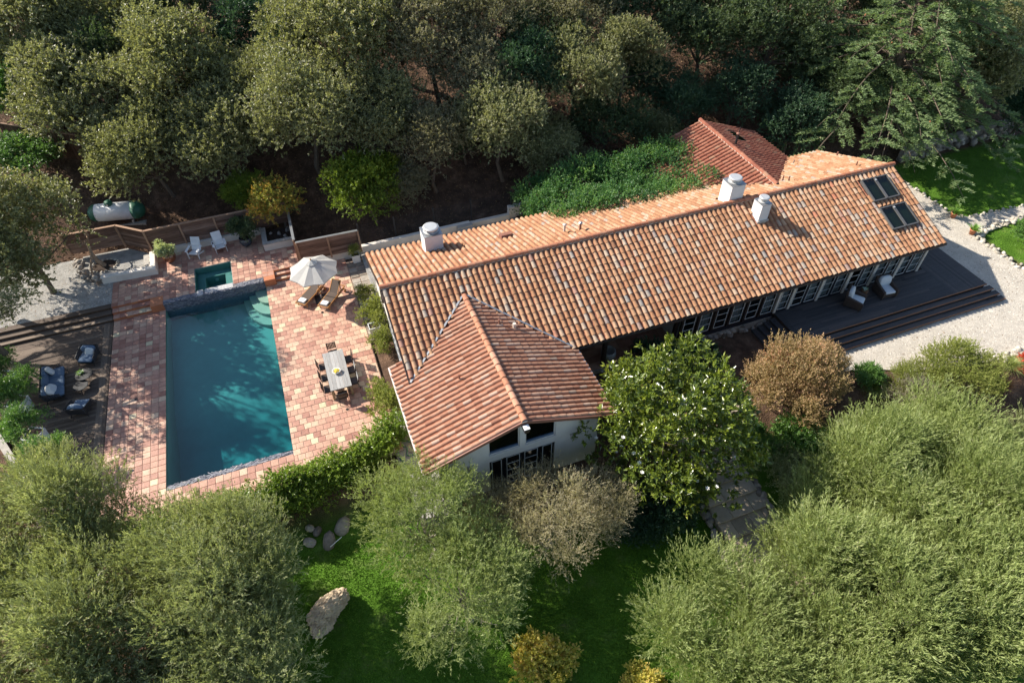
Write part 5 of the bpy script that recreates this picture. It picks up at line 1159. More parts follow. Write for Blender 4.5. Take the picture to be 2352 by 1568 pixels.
o = part('utility_cover', 'dark_metal', None, lambda m: m.box((0, 0, 0), (.75, .5, .12), euler(.1, 0, .3))); o.location = (-8.7, 38.6, gh(-8.7, 38.6)+.15); tag(o, 'small dark metal cover on the litter just behind the board fence', 'cover')

# ------------------------------------------------------------------ vegetation
def unit(v): return v/(np.linalg.norm(v, axis=-1, keepdims=True)+1e-9)
def leaf_quads(p, d, L, W, r, bend=.0):
    """one folded diamond per leaf"""
    n = len(p); s = unit(np.cross(d, r.normal(0, .62, (n, 3))+np.array([-.35, .28, .8]))); L = np.broadcast_to(L, n)[:, None]; W = np.broadcast_to(W, n)[:, None]
    m_ = p+d*L*.48; up_ = np.cross(s, d)*L*bend
    V = np.stack([p, m_+s*W/2+up_, p+d*L, m_-s*W/2+up_], 1).reshape(-1, 3); return V
def crown_mesh(name, mat, clumps, seed, shoots, per, ls, L, W, upb=.35, jit=.5, fan=.9, inner=.25, low=-.35, shellr=(.62, 1.0), flowers=0, tmul=.55):
    """clumps: (k,4) x,y,z,r. shoots of small leaves standing on the clumps' skins; one mesh for a crown"""
    r = np.random.default_rng(seed); C = np.asarray(clumps, float); w = C[:, 3]**2; idx = r.choice(len(C), shoots, p=w/w.sum())
    d = unit(r.normal(0, 1, (shoots, 3))); flip = (d[:, 2] < low) & (r.random(shoots) < .8); d[flip, 2] *= -1
    rad = np.where(r.random(shoots) < inner, r.uniform(.2, .7, shoots), r.uniform(*shellr, shoots))
    b = C[idx, :3]+d*(C[idx, 3]*rad)[:, None]
    sd = unit(d*.8+np.array([0, 0, upb])+r.normal(0, jit, (shoots, 3)))
    ln = ls*r.uniform(.5, 1.4, shoots)
    k = np.repeat(np.arange(shoots), per); t = r.random(len(k)); p = b[k]+sd[k]*(ln[k]*t)[:, None]+r.normal(0, .012, (len(k), 3))
    ld = unit(sd[k]*.75+r.normal(0, fan, (len(k), 3))*.6)
    V = leaf_quads(p, ld, L*r.uniform(.65, 1.3, len(k)), W*r.uniform(.7, 1.25, len(k)), r, .05)
    ct = r.normal(0, .12, len(C)); tn = np.clip(.42+ct[idx][k]+(t-.5)*.22+r.normal(0, .17, len(k)), 0, 1)
    F = np.arange(len(V)).reshape(-1, 4)
    return np_mesh(name, V, F, mat, tint=np.repeat(tn, 4))
def ball_clumps(R, k, seed, flat=.8, cz=0.0, rr=(.26, .42), core=True, sx=1, sy=1):
    r = np.random.default_rng(seed); d = unit(r.normal(0, 1, (k*3, 3))); d = d[d[:, 2] > -.45][:k]
    rad = r.uniform(.5, .82, len(d))[:, None]; c = d*rad*R*np.array([sx, sy, flat]); s = R*r.uniform(*rr, len(d))
    C = np.concatenate([c, s[:, None]], 1)
    if core: C = np.concatenate([C, np.array([[0, 0, 0, R*.5*flat], [R*.3*sx, 0, 0, R*.4*flat], [-R*.3*sx, .1*R, 0, R*.4*flat]])])
    C[:, 2] += cz; return C
def limbs(mb, base, hub, clumps, r0, seed, n=12, wig=.12, seg=5):
    r = np.random.default_rng(seed); base = np.array(base, float); hub = np.array(hub, float); mid = (base+hub)/2+np.r_[r.normal(0, .2, 2), 0]
    mb.tube([base, mid, hub], [r0*1.25, r0, r0*.75], seg+2)
    sel = r.permutation(len(clumps))[:n]
    for i in sel:
        c = np.array(clumps[i][:3]); a = hub+(c-hub)*.35+np.array([0, 0, -.1])+r.normal(0, wig, 3)*np.linalg.norm(c-hub)*.5; e = hub+(c-hub)*1.05
        mb.tube([hub, a, hub+(c-hub)*.75+r.normal(0, wig, 3), e], [r0*.5, r0*.32, r0*.18, r0*.06], seg, cap=False)
        for _ in range(3):
            q = hub+(c-hub)*r.uniform(.5, .9); tip = q+unit(r.normal(0, 1, 3)+(c-hub)*.4)*clumps[i][3]*r.uniform(.6, 1.05); mb.tube([q, (q+tip)/2+r.normal(0, .06, 3), tip], [r0*.14, r0*.08, r0*.03], 4, cap=False)
PROTO = {}
def proto(key, mat, bark, R, k, flat, trunk, shoots, per, ls, L, W, seed, hubz=None, r0=.16, nl=12, **kw):
    """tree of one kind built about the crown's centre; trunk reaches `trunk` metres below it"""
    bc = {a: kw.pop(a) for a in ('rr', 'core', 'sx', 'sy') if a in kw}
    C = ball_clumps(R, k, seed, flat, **bc); me = crown_mesh('crown', mat, C, seed+1, shoots, per, ls, L, W, **kw)
    mb = MB(); limbs(mb, (0, 0, -trunk), (0, 0, -R*flat*.55 if hubz is None else hubz), C, r0, seed+2, nl)
    tm = bpy.data.meshes.new('trunk'); tm.from_pydata(mb.V, [], mb.F); tm.update(); tm.materials.append(MATS[bark])
    PROTO[key] = (tm, me, R)
def plant(key, x, y, zc, r, label, cat='tree', name='oak_tree', rz=None, group=None, flatten=1.0, sx=1.0, sy=1.0):
    tm, me, R = PROTO[key]; s = r/R; t = thing(name, label, cat, (x, y, gh(x, y)), 0, group)
    for nm, mesh in (('trunk', tm), ('crown', me)):
        o = bpy.data.objects.new(nm, mesh); col.objects.link(o); o.parent = t; o.location = (0, 0, zc-gh(x, y)); o.rotation_euler = (0, 0, random.uniform(0, 6.28) if rz is None else rz); o.scale = (s*sx, s*sy, s*flatten)
        if rz is None: rz = o.rotation_euler[2]
    return t
for i in range(3): proto('oak%d' % i, 'leaf_oak', 'bark', 4.0, 46, .8, 5.5, 4600, 15, .36, .14, .072, 100+i*7)
proto('grey0', 'leaf_oak_grey', 'bark', 3.6, 44, .95, 5.5, 4200, 14, .36, .11, .055, 140)
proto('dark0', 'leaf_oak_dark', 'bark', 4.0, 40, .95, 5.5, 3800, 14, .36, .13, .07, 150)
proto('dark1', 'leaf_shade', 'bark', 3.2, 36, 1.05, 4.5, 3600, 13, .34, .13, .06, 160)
proto('laurel', 'leaf_laurel', 'bark', 2.4, 26, .9, 3.0, 1900, 13, .3, .15, .06, 170)
for i in range(2): proto('olive%d' % i, 'leaf_olive', 'olive_bark', 3.6, 48, .72, 4.2, 6400, 15, .7, .155, .030, 200+i*9, upb=.7, jit=.4, fan=.42, inner=.18, r0=.13, nl=22, rr=(.2, .34))
for i in range(2): proto('olivel%d' % i, 'leaf_olive_light', 'olive_bark', 3.6, 48, .72, 4.2, 6400, 15, .85, .165, .030, 220+i*9, upb=.85, jit=.36, fan=.36, inner=.18, r0=.13, nl=16, rr=(.2, .34))
proto('olives', 'leaf_olive_light', 'olive_bark', 3.4, 30, .8, 3.6, 2600, 15, .7, .15, .028, 240, upb=.7, jit=.45, fan=.55, inner=.15, r0=.12, nl=28, rr=(.17, .28), core=False)
proto('tan', 'leaf_tan', 'olive_bark', 2.6, 40, .75, 2.4, 3600, 15, .6, .10, .017, 250, upb=.9, jit=.5, fan=.3, inner=.15, r0=.09, nl=16, rr=(.18, .3))
proto('magnolia', 'leaf_magnolia', 'bark', 3.6, 60, 1.15, 4.5, 3200, 10, .22, .19, .078, 260, upb=.5, jit=.4, fan=.9, inner=.15, r0=.13, nl=14, rr=(.17, .27))
proto('rust', 'leaf_rust', 'bark', 2.4, 34, .85, 2.2, 3400, 15, .48, .085, .045, 270, upb=1.1, jit=.35, fan=.8, inner=.15, rr=(.2, .32), r0=.07)
proto('bright', 'leaf_bright', 'bark', 2.5, 40, .9, 3.0, 2600, 14, .36, .12, .06, 280, upb=.2, r0=.08)
proto('autumn', 'leaf_autumn', 'bark', 1.7, 22, .85, 2.2, 900, 13, .34, .12, .045, 290, upb=.1, jit=.6, r0=.06, inner=.2)
proto('shrub', 'leaf_shade', 'bark', 1.2, 16, .75, 1.0, 1100, 12, .22, .10, .05, 300, r0=.04)
proto('green_shrub', 'leaf_laurel', 'bark', 1.2, 16, .75, 1.0, 1100, 12, .24, .11, .05, 310, r0=.04, upb=.5)
proto('olive_shrub', 'leaf_olive', 'olive_bark', 1.4, 18, .8, 1.3, 1300, 13, .34, .11, .022, 315, r0=.05, upb=.7)
proto('juniper', 'leaf_juniper', 'bark', 1.5, 26, .5, .8, 2200, 13, .3, .07, .024, 320, upb=.5, jit=.35, fan=.45, r0=.05)
proto('lavender', 'leaf_lavender', 'bark', 1.0, 16, .55, .6, 1000, 12, .35, .08, .016, 330, upb=1.1, jit=.5, fan=.4, r0=.03)
proto('yellow', 'leaf_yellow', 'bark', 1.0, 14, .8, 1.0, 700, 12, .25, .11, .06, 340, upb=.6, r0=.03)
proto('red', 'leaf_red', 'bark', .5, 8, .8, .5, 260, 10, .16, .08, .04, 350, upb=.5, r0=.02)
proto('topiary', 'leaf_topiary', 'bark', .62, 12, .7, .5, 1100, 11, .1, .06, .03, 360, r0=.03, rr=(.35, .5))
proto('dark_topiary', 'leaf_oak_dark', 'bark', .75, 14, .85, .6, 1200, 11, .12, .07, .035, 370, r0=.03, rr=(.32, .5))
proto('box_olive', 'leaf_laurel', 'olive_bark', .95, 16, .9, .9, 900, 12, .26, .09, .028, 380, r0=.035, upb=.3, jit=.6)
proto('climber', 'leaf_juniper', 'bark', .6, 10, .9, .4, 520, 11, .16, .06, .03, 390, r0=.02, upb=.1)
proto('open', 'leaf_oak', 'bark', 4.2, 26, .75, 7.5, 1700, 15, .4, .115, .06, 400, core=False, rr=(.13, .24), inner=.2, r0=.2, nl=20)
random.seed(21)
# hillside oaks, far to near
plant('oak0', -14.1, 51.2, 9.4, 4.2, 'silvery green oak in the top left corner of the wooded slope'); plant('oak1', -9.3, 52.0, 9.3, 4.0, 'grey green oak high on the slope left of the dark gully')
plant('laurel', -15.6, 49.2, 6.6, 3.0, 'bright glossy green tree at the left edge of the slope', name='laurel_tree'); plant('laurel', -15.9, 44.4, 4.3, 2.1, 'low bright green bush at the left edge above the timber screen', 'shrub', 'laurel_bush', flatten=.7)
plant('oak1', -11.2, 45.4, 6.6, 4.1, 'broad pale oak above the gas tank, left half of the mass'); plant('oak2', -6.1, 45.4, 7.1, 4.5, 'tallest pale oak above the gas tank'); plant('oak0', -8.6, 41.6, 4.4, 3.7, 'oak whose lower branches hang over the gas tank'); plant('oak2', -4.0, 41.3, 4.7, 3.6, 'oak overhanging the board fence behind the white armchairs')
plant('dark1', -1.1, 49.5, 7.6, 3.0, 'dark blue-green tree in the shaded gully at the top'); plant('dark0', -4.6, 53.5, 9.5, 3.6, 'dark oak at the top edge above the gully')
plant('oak1', 4.2, 43.6, 9.3, 4.6, 'very large pale oak rising to the top edge, left of centre'); plant('oak0', 1.4, 39.6, 6.3, 4.0, 'pale oak standing behind the bright green tree on its left'); plant('oak2', 5.2, 39.2, 5.6, 3.5, 'pale oak directly above the bright green tree')
plant('grey0', 9.9, 42.0, 8.3, 3.9, 'grey-brown oak at the top edge, centre left'); plant('grey0', 8.3, 36.8, 4.4, 2.9, 'grey-leaved drooping oak behind the wire fence'); plant('grey0', 6.7, 47, 11, 3.8, 'grey-brown oak peeping over the large pale oak')
plant('oak0', 12.6, 36.0, 5.2, 3.1, 'sunlit oak in the centre above the wire fence end'); plant('oak1', 18.3, 37.6, 6.7, 3.0, 'sunlit oak tuft above the vine, the left of two'); plant('oak2', 22.3, 38.3, 6.8, 2.9, 'sunlit oak tuft above the vine, the right of two'); plant('dark0', 20.2, 36.2, 3.6, 2.9, 'shaded oak just behind the vine')
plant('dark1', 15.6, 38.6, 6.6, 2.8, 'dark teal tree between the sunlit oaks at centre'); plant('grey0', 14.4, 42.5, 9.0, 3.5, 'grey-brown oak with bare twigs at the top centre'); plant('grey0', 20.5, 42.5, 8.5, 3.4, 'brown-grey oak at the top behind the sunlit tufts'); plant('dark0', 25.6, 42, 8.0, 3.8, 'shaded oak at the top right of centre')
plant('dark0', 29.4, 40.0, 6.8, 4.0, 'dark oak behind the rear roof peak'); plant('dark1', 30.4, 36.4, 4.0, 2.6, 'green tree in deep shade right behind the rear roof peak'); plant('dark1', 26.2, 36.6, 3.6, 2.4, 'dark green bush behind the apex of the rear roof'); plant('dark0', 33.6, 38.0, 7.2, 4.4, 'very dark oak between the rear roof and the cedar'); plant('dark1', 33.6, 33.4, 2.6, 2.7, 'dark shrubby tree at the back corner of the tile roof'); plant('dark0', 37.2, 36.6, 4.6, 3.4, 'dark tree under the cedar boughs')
plant('oak2', 47.0, 31.5, 5.6, 4.4, 'sunlit oak at the right edge below the cedar top'); plant('oak0', 52.5, 36.0, 6.7, 4.4, 'oak in the far top right corner'); plant('dark0', 44.5, 39.0, 7.0, 4.2, 'dark oak behind the cedar trunk'); plant('dark1', 50, 28.5, 3.0, 3.0, 'shaded tree at the right edge beside the upper lawn')
for key, x, y, dz, r, lab, nm in (('grey0', 5.6, 36.3, 1.6, 2.1, 'grey leafless-looking thicket behind the bright green tree', 'thicket'), ('dark0', 10.6, 38.2, 2.2, 2.4, 'dark understory tree behind the wire fence', 'oak_tree'), ('oak0', 15.6, 35.6, 2.6, 2.3, 'pale green young oak beside the left end of the vine', 'oak_tree'), ('grey0', 17.6, 34.6, 1.6, 1.7, 'brownish bush at the back edge of the vine', 'thicket'), ('oak2', 23.8, 35.4, 2.4, 2.0, 'sunlit bush left of the rear roof apex', 'oak_tree'), ('grey0', 12.0, 39.6, 4.6, 3.0, 'grey oak filling the gap at the centre of the slope', 'oak_tree'), ('dark0', 17.4, 41.2, 4.5, 3.2, 'dark oak in the gap behind the sunlit tufts', 'oak_tree'), ('dark1', 1.6, 46.0, 3.0, 2.6, 'dark bush in the gully beneath the large pale oak', 'oak_tree'), ('oak1', -12.4, 48.3, 3.6, 3.2, 'pale oak between the top left corner and the oak mass', 'oak_tree'), ('dark0', -8.6, 48.8, 3.4, 3.2, 'dark oak behind the mass above the gas tank', 'oak_tree'), ('oak0', -1.2, 43.6, 3.6, 2.9, 'pale oak joining the tank oaks to the large pale oak', 'oak_tree'), ('oak2', 8.6, 45.5, 6.0, 3.4, 'oak at the top edge right of the large pale oak', 'oak_tree'), ('dark0', 22.2, 45.0, 7.0, 4.0, 'dark oak along the top edge right of centre', 'oak_tree'), ('dark0', 29.5, 46.0, 7.0, 4.4, 'dark oak along the top edge above the rear roof', 'oak_tree'), ('dark1', 24.4, 39.6, 3.0, 2.6, 'dark understory tree left of the rear roof apex', 'oak_tree'), ('dark0', 36.5, 43.0, 6.5, 4.4, 'dark oak at the top edge left of the cedar', 'oak_tree')):
    plant(key, x, y, gh(x, y)+dz, r, lab, 'tree' if nm != 'thicket' else 'shrub', nm)
plant('dark0', 37.0, 32.5, 4.6, 2.8, 'added tree shading the upper lawn, among the lowest left boughs of the cedar')  # extra tree, added to cast shade on the upper right lawn
# oak leaning over the left deck
plant('oak2', -15.0, 35.2, 4.0, 3.9, 'large oak at the left edge hanging over the gravel terrace'); plant('open', -17.8, 34.2, 8.6, 3.9, 'tall open oak mostly out of frame left of the wooden steps')
plant('open', -15.9, 28.9, 4.6, 3.0, 'low oak branches with thin leaves over the blue sofa', flatten=.5); plant('open', -22.5, 35.0, 7.0, 4.0, 'oak out at the far left edge above the gravel terrace')
# olives in front
plant('olive0', -12.0, 16.8, 3.2, 3.3, 'grey-green olive at the near end of the left deck', name='olive_tree'); plant('olive1', -6.9, 12.9, 3.0, 3.2, 'spreading olive in front of the hedge at lower left', name='olive_tree'); plant('olive0', -11.4, 12.2, 2.9, 3.6, 'dense olive in the bottom left corner', name='olive_tree', rz=2.0); plant('olive1', -6.6, 9.6, 1.9, 3.1, 'olive at the bottom edge left of the boulder', name='olive_tree', rz=4.1); plant('olive0', -10.0, 8.2, 1.4, 3.4, 'olive cut by the bottom edge at lower left', name='olive_tree', rz=1.2)
plant('olives', .9, 12.9, 1.6, 2.9, 'airy light green olive at the wing corner', name='olive_tree'); plant('olives', 1.6, 10.2, 1.0, 3.0, 'thin grey-limbed olive standing on the lawn before the wing', name='olive_tree', rz=1.0)
plant('tan', 5.9, 11.6, 1.2, 2.35, 'grey-tan wispy shrub right before the wing doors', 'shrub', 'needle_shrub'); plant('tan', 3.8, 12.9, 1.0, 1.35, 'smaller grey-tan wispy shrub below the left sconce', 'shrub', 'needle_shrub'); plant('tan', 7.9, 11.7, .9, 1.8, 'grey-tan shrub drooping to the right of the wing doors', 'shrub', 'needle_shrub', rz=2.2)
mg = plant('magnolia', 12.0, 13.2, 2.1, 3.95, 'large glossy green tree with white flowers beside the wing', name='magnolia_tree')
r_ = np.random.default_rng(77); fm = MB(); 
for i in range(34):
    d = unit(r_.normal(0, 1, 3)); d[2] = abs(d[2])*.9; d[1] = -abs(d[1])*.8 if r_.random() < .7 else d[1]; c = d*np.array([3.4, 3.4, 4.0])*r_.uniform(.75, .98)+np.array([0, 0, 3.0]); m = MB()
    for k in range(6): a = k*1.05; m.pillow(c+np.array([math.cos(a)*.05, math.sin(a)*.05, .02]), (.10, .05, .025), euler(0, -.5, a), e=.9, nu=6, nv=4)
    m.build('flower', 'flower', mg)
plant('rust', 19.3, 14.1, 1.2, 2.5, 'rust-tipped tan shrub at the near corner of the dark deck', 'shrub', 'smoke_shrub'); plant('green_shrub', 18.3, 11.6, -.3, 1.6, 'dark green shrub in shade below the rust-tipped shrub', 'shrub', 'leafy_shrub'); plant('rust', 21.4, 14.6, .9, 1.5, 'smaller rust shrub on the gravel side', 'shrub', 'smoke_shrub', rz=1.0)
for k, (key, x, y, zc, r, lab) in enumerate((('olivel0', 23.2, 8.2, .6, 3.3, 'olive just below the clipped shrubs at right'), ('olivel1', 19.4, 8.0, 1.3, 3.4, 'olive to the right of the flagstone steps'), ('olivel1', 22.6, 5.2, 1.5, 3.7, 'olive at the right edge, middle of the grove'), ('olivel0', 9.9, 5.2, 1.1, 3.2, 'light green olive at the left end of the right grove'), ('olivel1', 14.6, 4.4, 1.4, 3.7, 'olive at the bottom centre of the right grove'), ('olivel0', 18.6, 2.2, 1.5, 3.8, 'olive in the bottom right corner'), ('olive1', 27.6, 5.8, .6, 3.3, 'olive at the right edge below the reddish grass'), ('olivel0', 16.2, 7.0, .6, 2.6, 'low olive at the foot of the flagstone steps'), ('olivel1', 11.8, 2.6, 1.0, 3.2, 'olive cut by the bottom edge right of the lawn'))):
    plant(key, x, y, zc, r, lab, name='olive_tree', rz=k*1.3)
plant('bright', 3.4, 35.4, 2.7, 2.5, 'bright yellow-green small tree above the short fence', name='leafy_tree'); plant('autumn', -1.9, 36.6, 2.4, 1.75, 'small tree with orange and red autumn leaves in the white planter', name='autumn_tree'); plant('bright', -3.6, 38.4, 2.3, 1.5, 'small green tree behind the fence left of the autumn tree', name='leafy_tree')
# shrubs
for key, x, y, zc, r, lab, nm in (('shrub', 11.2, 11.2, -.7, 1.3, 'dark rounded bush under the glossy white-flowered tree', 'leafy_shrub'), ('shrub', 9.6, 11.0, -.9, 1.0, 'dark low bush right of the tan shrubs', 'leafy_shrub'), ('shrub', 12.6, 11.6, -.8, 1.0, 'dark bush against the left side of the flagstone steps', 'leafy_shrub'), ('shrub', 14.7, 18.35, .6, 1.25, 'blue-green dark bush at the edge of the porch', 'leafy_shrub'), ('shrub', 17.0, 18.0, .2, 1.0, 'dark bush against the stone foundation', 'leafy_shrub'), ('green_shrub', 16.6, 12.8, -.3, 1.0, 'green shrub beside the top of the flagstone steps', 'leafy_shrub'), ('olive_shrub', 17.3, 10.4, -.2, 1.5, 'grey-green shrub right of the flagstone steps', 'leafy_shrub'),
    ('juniper', 28.3, 12.0, .45, 1.9, 'wide low yellow-green shrub by the white gravel', 'low_shrub'), ('juniper', 25.9, 12.5, .2, 1.3, 'smaller yellow-green shrub left of the wide one', 'low_shrub'), ('lavender', 25.2, 11.9, .1, 1.15, 'grey-purple wiry shrub below the gravel edge', 'low_shrub'), ('green_shrub', 24.0, 13.7, .2, .8, 'small green shrub at the gravel edge', 'low_shrub'), ('yellow', 3.7, 7.1, -.75, 1.15, 'yellow and orange leaved bush at the bottom centre', 'leafy_shrub'), ('red', 32.6, 11.6, .1, .7, 'small red flowering bush at the right edge', 'low_shrub'), ('yellow', 7.0, 5.4, -1.0, .8, 'yellowish bush at the bottom edge beside the right grove', 'leafy_shrub'),
    ('climber', 1.55, 28.5, .6, .62, 'green climber in the far planter by the house wall', 'potted_plant'), ('climber', 1.75, 26.6, .7, .95, 'leafy climber against the house wall between the planters', 'potted_plant'), ('climber', 1.65, 24.6, .5, .75, 'low creeping bush at the foot of the white end wall', 'potted_plant'), ('climber', 1.1, 20.7, .4, 1.05, 'green bush at the patio corner below the wing eave', 'leafy_shrub'), ('climber', 1.72, 32.3, .85, .42, 'thin green plant in the tall white tapered planter', 'potted_plant'),
    ('green_shrub', 40.9, 18.7, .6, 1.5, 'bright feathery green bush on the lower lawn', 'leafy_shrub'), ('juniper', 42.5, 17.6, .5, 1.6, 'second feathery bush at the right edge of the lower lawn', 'leafy_shrub')):
    plant(key, x, y, zc, r, lab, 'shrub' if 'plant' not in nm else 'plant', nm)
plant('topiary', -8.72, 35.75, UZ+.95, .62, 'pale variegated ball shrub in the rust glazed pot', 'plant', 'ball_shrub'); plant('dark_topiary', -4.3, 35.75, UZ+1.15, .85, 'dark green ball shrub in the dark blue pot', 'plant', 'ball_shrub')
for x, y, r, lab in ((-16.55, 28.75, .9, 'far left'), (-15.75, 26.75, 1.25, 'sofa'), (-14.75, 24.3, .95, 'middle'), (-13.75, 22.5, .9, 'near')):
    plant('box_olive', x, y, 1.45, r, {'far left': 'small bushy tree in the planter at the far left edge', 'sofa': 'bright green bushy tree in the planter behind the blue sofa', 'middle': 'small olive-like tree in the planter nearer than the sofa', 'near': 'small grey-green tree in the planter at the near end of the deck'}[lab], name='planter_tree')
# hedge along the near patio edge
hp = np.array([(1.1, 19.0), (.3, 18.35), (-1.3, 17.7), (-3.6, 17.3), (-6.2, 17.1), (-9.2, 17.1), (-11, 17.3)])
Ld = np.r_[0, np.cumsum(np.linalg.norm(np.diff(hp, axis=0), axis=1))]; r_ = np.random.default_rng(31); HC = []
for s in np.linspace(0, Ld[-1], 90):
    x, y = np.interp(s, Ld, hp[:, 0]), np.interp(s, Ld, hp[:, 1]); g = -.9
    for z in (-.5, .15, .62): HC.append((x+r_.normal(0, .22), y+r_.normal(0, .22)-.1*(.6-z), z+r_.normal(0, .1), r_.uniform(.42, .6)))
hd = thing('hedge', 'dense glossy green hedge curving along the near edge of the patio', 'hedge', (-4, 17.4, -.9))
link('foliage', crown_mesh('foliage', 'leaf_hedge', HC, 32, 11500, 11, .24, .10, .05, upb=.6, jit=.45, inner=.1), hd, world=True)
mb = MB()
for s in np.linspace(.2, Ld[-1]-.2, 30): x, y = np.interp(s, Ld, hp[:, 0]), np.interp(s, Ld, hp[:, 1]); mb.tube([(x, y, -1.3), (x+.1, y, -.2), (x, y+.05, .5)], [.035, .025, .012], 5)
mb.build('stem', 'bark', hd, world=True)
# vine spread over the back of the house
VC = []
for _ in range(150):
    x = r_.uniform(12.9, 23.0); y0, y1 = np.interp(x, [12.9, 16, 20, 23], [27.2, 26.9, 26.7, 27.2]), np.interp(x, [12.9, 15, 18, 23], [30.8, 31.6, 32.6, 32.6]); y = r_.uniform(y0, y1); z = 3.0+.25*math.sin(x*.9)+.2*math.cos(y*1.2)+(.3 if y < 28.8 else .0)
    VC.append((x, y, z+.1, r_.uniform(.4, .75)))
for _ in range(50): x = r_.uniform(12.8, 20.5); VC.append((x, 32.4+r_.normal(0, .2), r_.uniform(.6, 2.8), r_.uniform(.4, .6)))
for _ in range(24): VC.append((12.7+r_.normal(0, .2), r_.uniform(29.3, 32.4), r_.uniform(.5, 2.9), r_.uniform(.4, .6)))
vn = thing('vine', 'dark green vine blanketing the pergola and spilling onto the back roof', 'vine', (18, 30, .2))
link('foliage', crown_mesh('foliage', 'leaf_vine', VC, 41, 11000, 11, .42, .115, .05, upb=.5, jit=.6, inner=.1), vn, world=True)
part('pergola', 'old_wood', vn, lambda m: [m.span((13+i*1.6, 29.0, 2.7), (13.12+i*1.6, 32.6, 2.85)) for i in range(6)]+[m.span((13+i*3.2, 32.3, .1), (13.14+i*3.2, 32.44, 2.7)) for i in range(3)], world=True)
# cedar
def cedar(x, y, label):
    r = np.random.default_rng(61); z0 = gh(x, y); t = thing('cedar_tree', label, 'tree', (x, y, z0)); tb = MB(); tb.tube([(0, 0, -.3), (.1, 0, 3), (0, .1, 8), (.1, 0, 13), (0, 0, 17)], [.42, .36, .26, .14, .03], 9)
    P = []; D = []; Sc = []
    lv = np.linspace(2.0, 13.0, 44)
    for i, z in enumerate(lv):
        for rep in range(2):
            a = i*2.4+rep*math.pi+r.normal(0, .3); Lb = (8.6*(1-(z/17)**1.6)+.8)*r.uniform(.72, 1.1)
            if math.cos(a-4.1) > .5 and z < 6: Lb *= 1.12
            dh = np.array([math.cos(a), math.sin(a), 0]); side = np.array([-dh[1], dh[0], 0]); s = np.linspace(0, 1, 7); rise = r.uniform(-.03, .12)
            line = np.array([dh*Lb*q+side*.3*math.sin(q*3+i)+np.array([0, 0, z+Lb*rise*q-.24*Lb*q*q*q]) for q in s]); tb.tube(list(line), list(np.interp(s, [0, 1], [.085, .012])), 5, cap=False)
            nb = int(17*Lb/5)
            for k in range(nb):
                q = r.uniform(.18, 1.0); b = np.array([np.interp(q, s, line[:, c]) for c in range(3)]); sg = 1 if k % 2 else -1
                l2 = Lb*.27*(1.12-q)*r.uniform(.7, 1.2)+.35; d2 = unit(dh*.75+side*sg*r.uniform(.6, 1.1)+np.array([0, 0, r.normal(-.05, .1)])); n3 = int(54*l2)+14
                w = r.random(n3)**.8; pp = b+d2*(l2*w)[:, None]-np.array([0, 0, 1])*(.12*l2*w**2)[:, None]
                s2 = unit(np.cross(d2, [0, 0, 1.0])); pp = pp+s2*(r.normal(0, .5, n3)*.22*(1.1-w))[:, None]
                dd = unit(d2*.8+s2*r.normal(0, .7, n3)[:, None]+np.array([0, 0, .28])+r.normal(0, .25, (n3, 3)))
                P.append(pp); D.append(dd)
    P = np.concatenate(P); D = np.concatenate(D); n = len(P); V = leaf_quads(P, D, .22*r.uniform(.6, 1.3, n), .055*r.uniform(.7, 1.3, n), r, .03)
    tn = np.clip(.45+r.normal(0, .18, n), 0, .97); tn[r.random(n) < .006] = 1
    link('crown', np_mesh('crown', V, np.arange(len(V)).reshape(-1, 4), 'leaf_cedar', tint=np.repeat(tn, 4)), t); tb.build('trunk', 'bark', t)
    for k in range(26):
        p = P[r.integers(n)]+np.array([0, 0, .06]); part('cone', 'terracotta', t, lambda m: m.pillow(p, (.09, .09, .15), e=.9, nu=8, nv=5), smooth=True)
cedar(40.1, 32.4, 'tall spreading cedar with layered boughs at top right')
# bare tree in the gravel bed
bt = thing('bare_tree', 'leafless twisted small tree in the stone ringed soil', 'tree', (-12.4, 36.5, UZ+.15)); mb = MB(); r_ = np.random.default_rng(5)
def twig(p, d, L, rad, depth):
    q = p+d*L; mid = p+d*L*.5+r_.normal(0, .06, 3)*L; mb.tube([p, mid, q], [rad, rad*.8, rad*.62], 6 if depth > 2 else 4, cap=depth == 0)
    if depth == 0: return
    for _ in range(2 if depth > 3 else r_.integers(2, 4)): twig(q, unit(d*.75+r_.normal(0, .55, 3)+np.array([0, 0, .22])), L*r_.uniform(.62, .85), rad*.64, depth-1)
twig(np.zeros(3), unit(np.array([-.35, .1, 1.0])), .95, .15, 5); mb.build('branches', 'bare_wood', bt)
# grasses, agaves, succulents
def blades(name, mat, n, L, W, seed, spread=1.0, droop=.5, base=.08):
    r = np.random.default_rng(seed); a = r.uniform(0, 6.28, n); el = r.uniform(.35, 1.45, n) if spread >= 1 else r.uniform(.8, 1.5, n); d = np.stack([np.cos(a)*np.cos(el), np.sin(a)*np.cos(el), np.sin(el)], 1); l = L*r.uniform(.6, 1.1, n)[:, None]
    b = np.stack([np.cos(a)*base*r.random(n), np.sin(a)*base*r.random(n), np.zeros(n)], 1); s = unit(np.cross(d, [0, 0, 1.0]))*W/2; dn = np.array([0, 0, -1.0])
    m1 = b+d*l*.5; tp_ = b+d*l+dn*l*droop*.35+(d*[1, 1, 0])*l*droop*.2
    V = np.stack([b-s*.7, b+s*.7, m1+s, m1-s, tp_+s*.05, tp_-s*.05], 1).reshape(-1, 3); o = np.arange(n)[:, None]*6
    F = np.concatenate([o+np.array([0, 1, 2, 3]), o+np.array([3, 2, 4, 5])]); return np_mesh(name, V, F, mat, tint=np.repeat(r.random(n), 6))
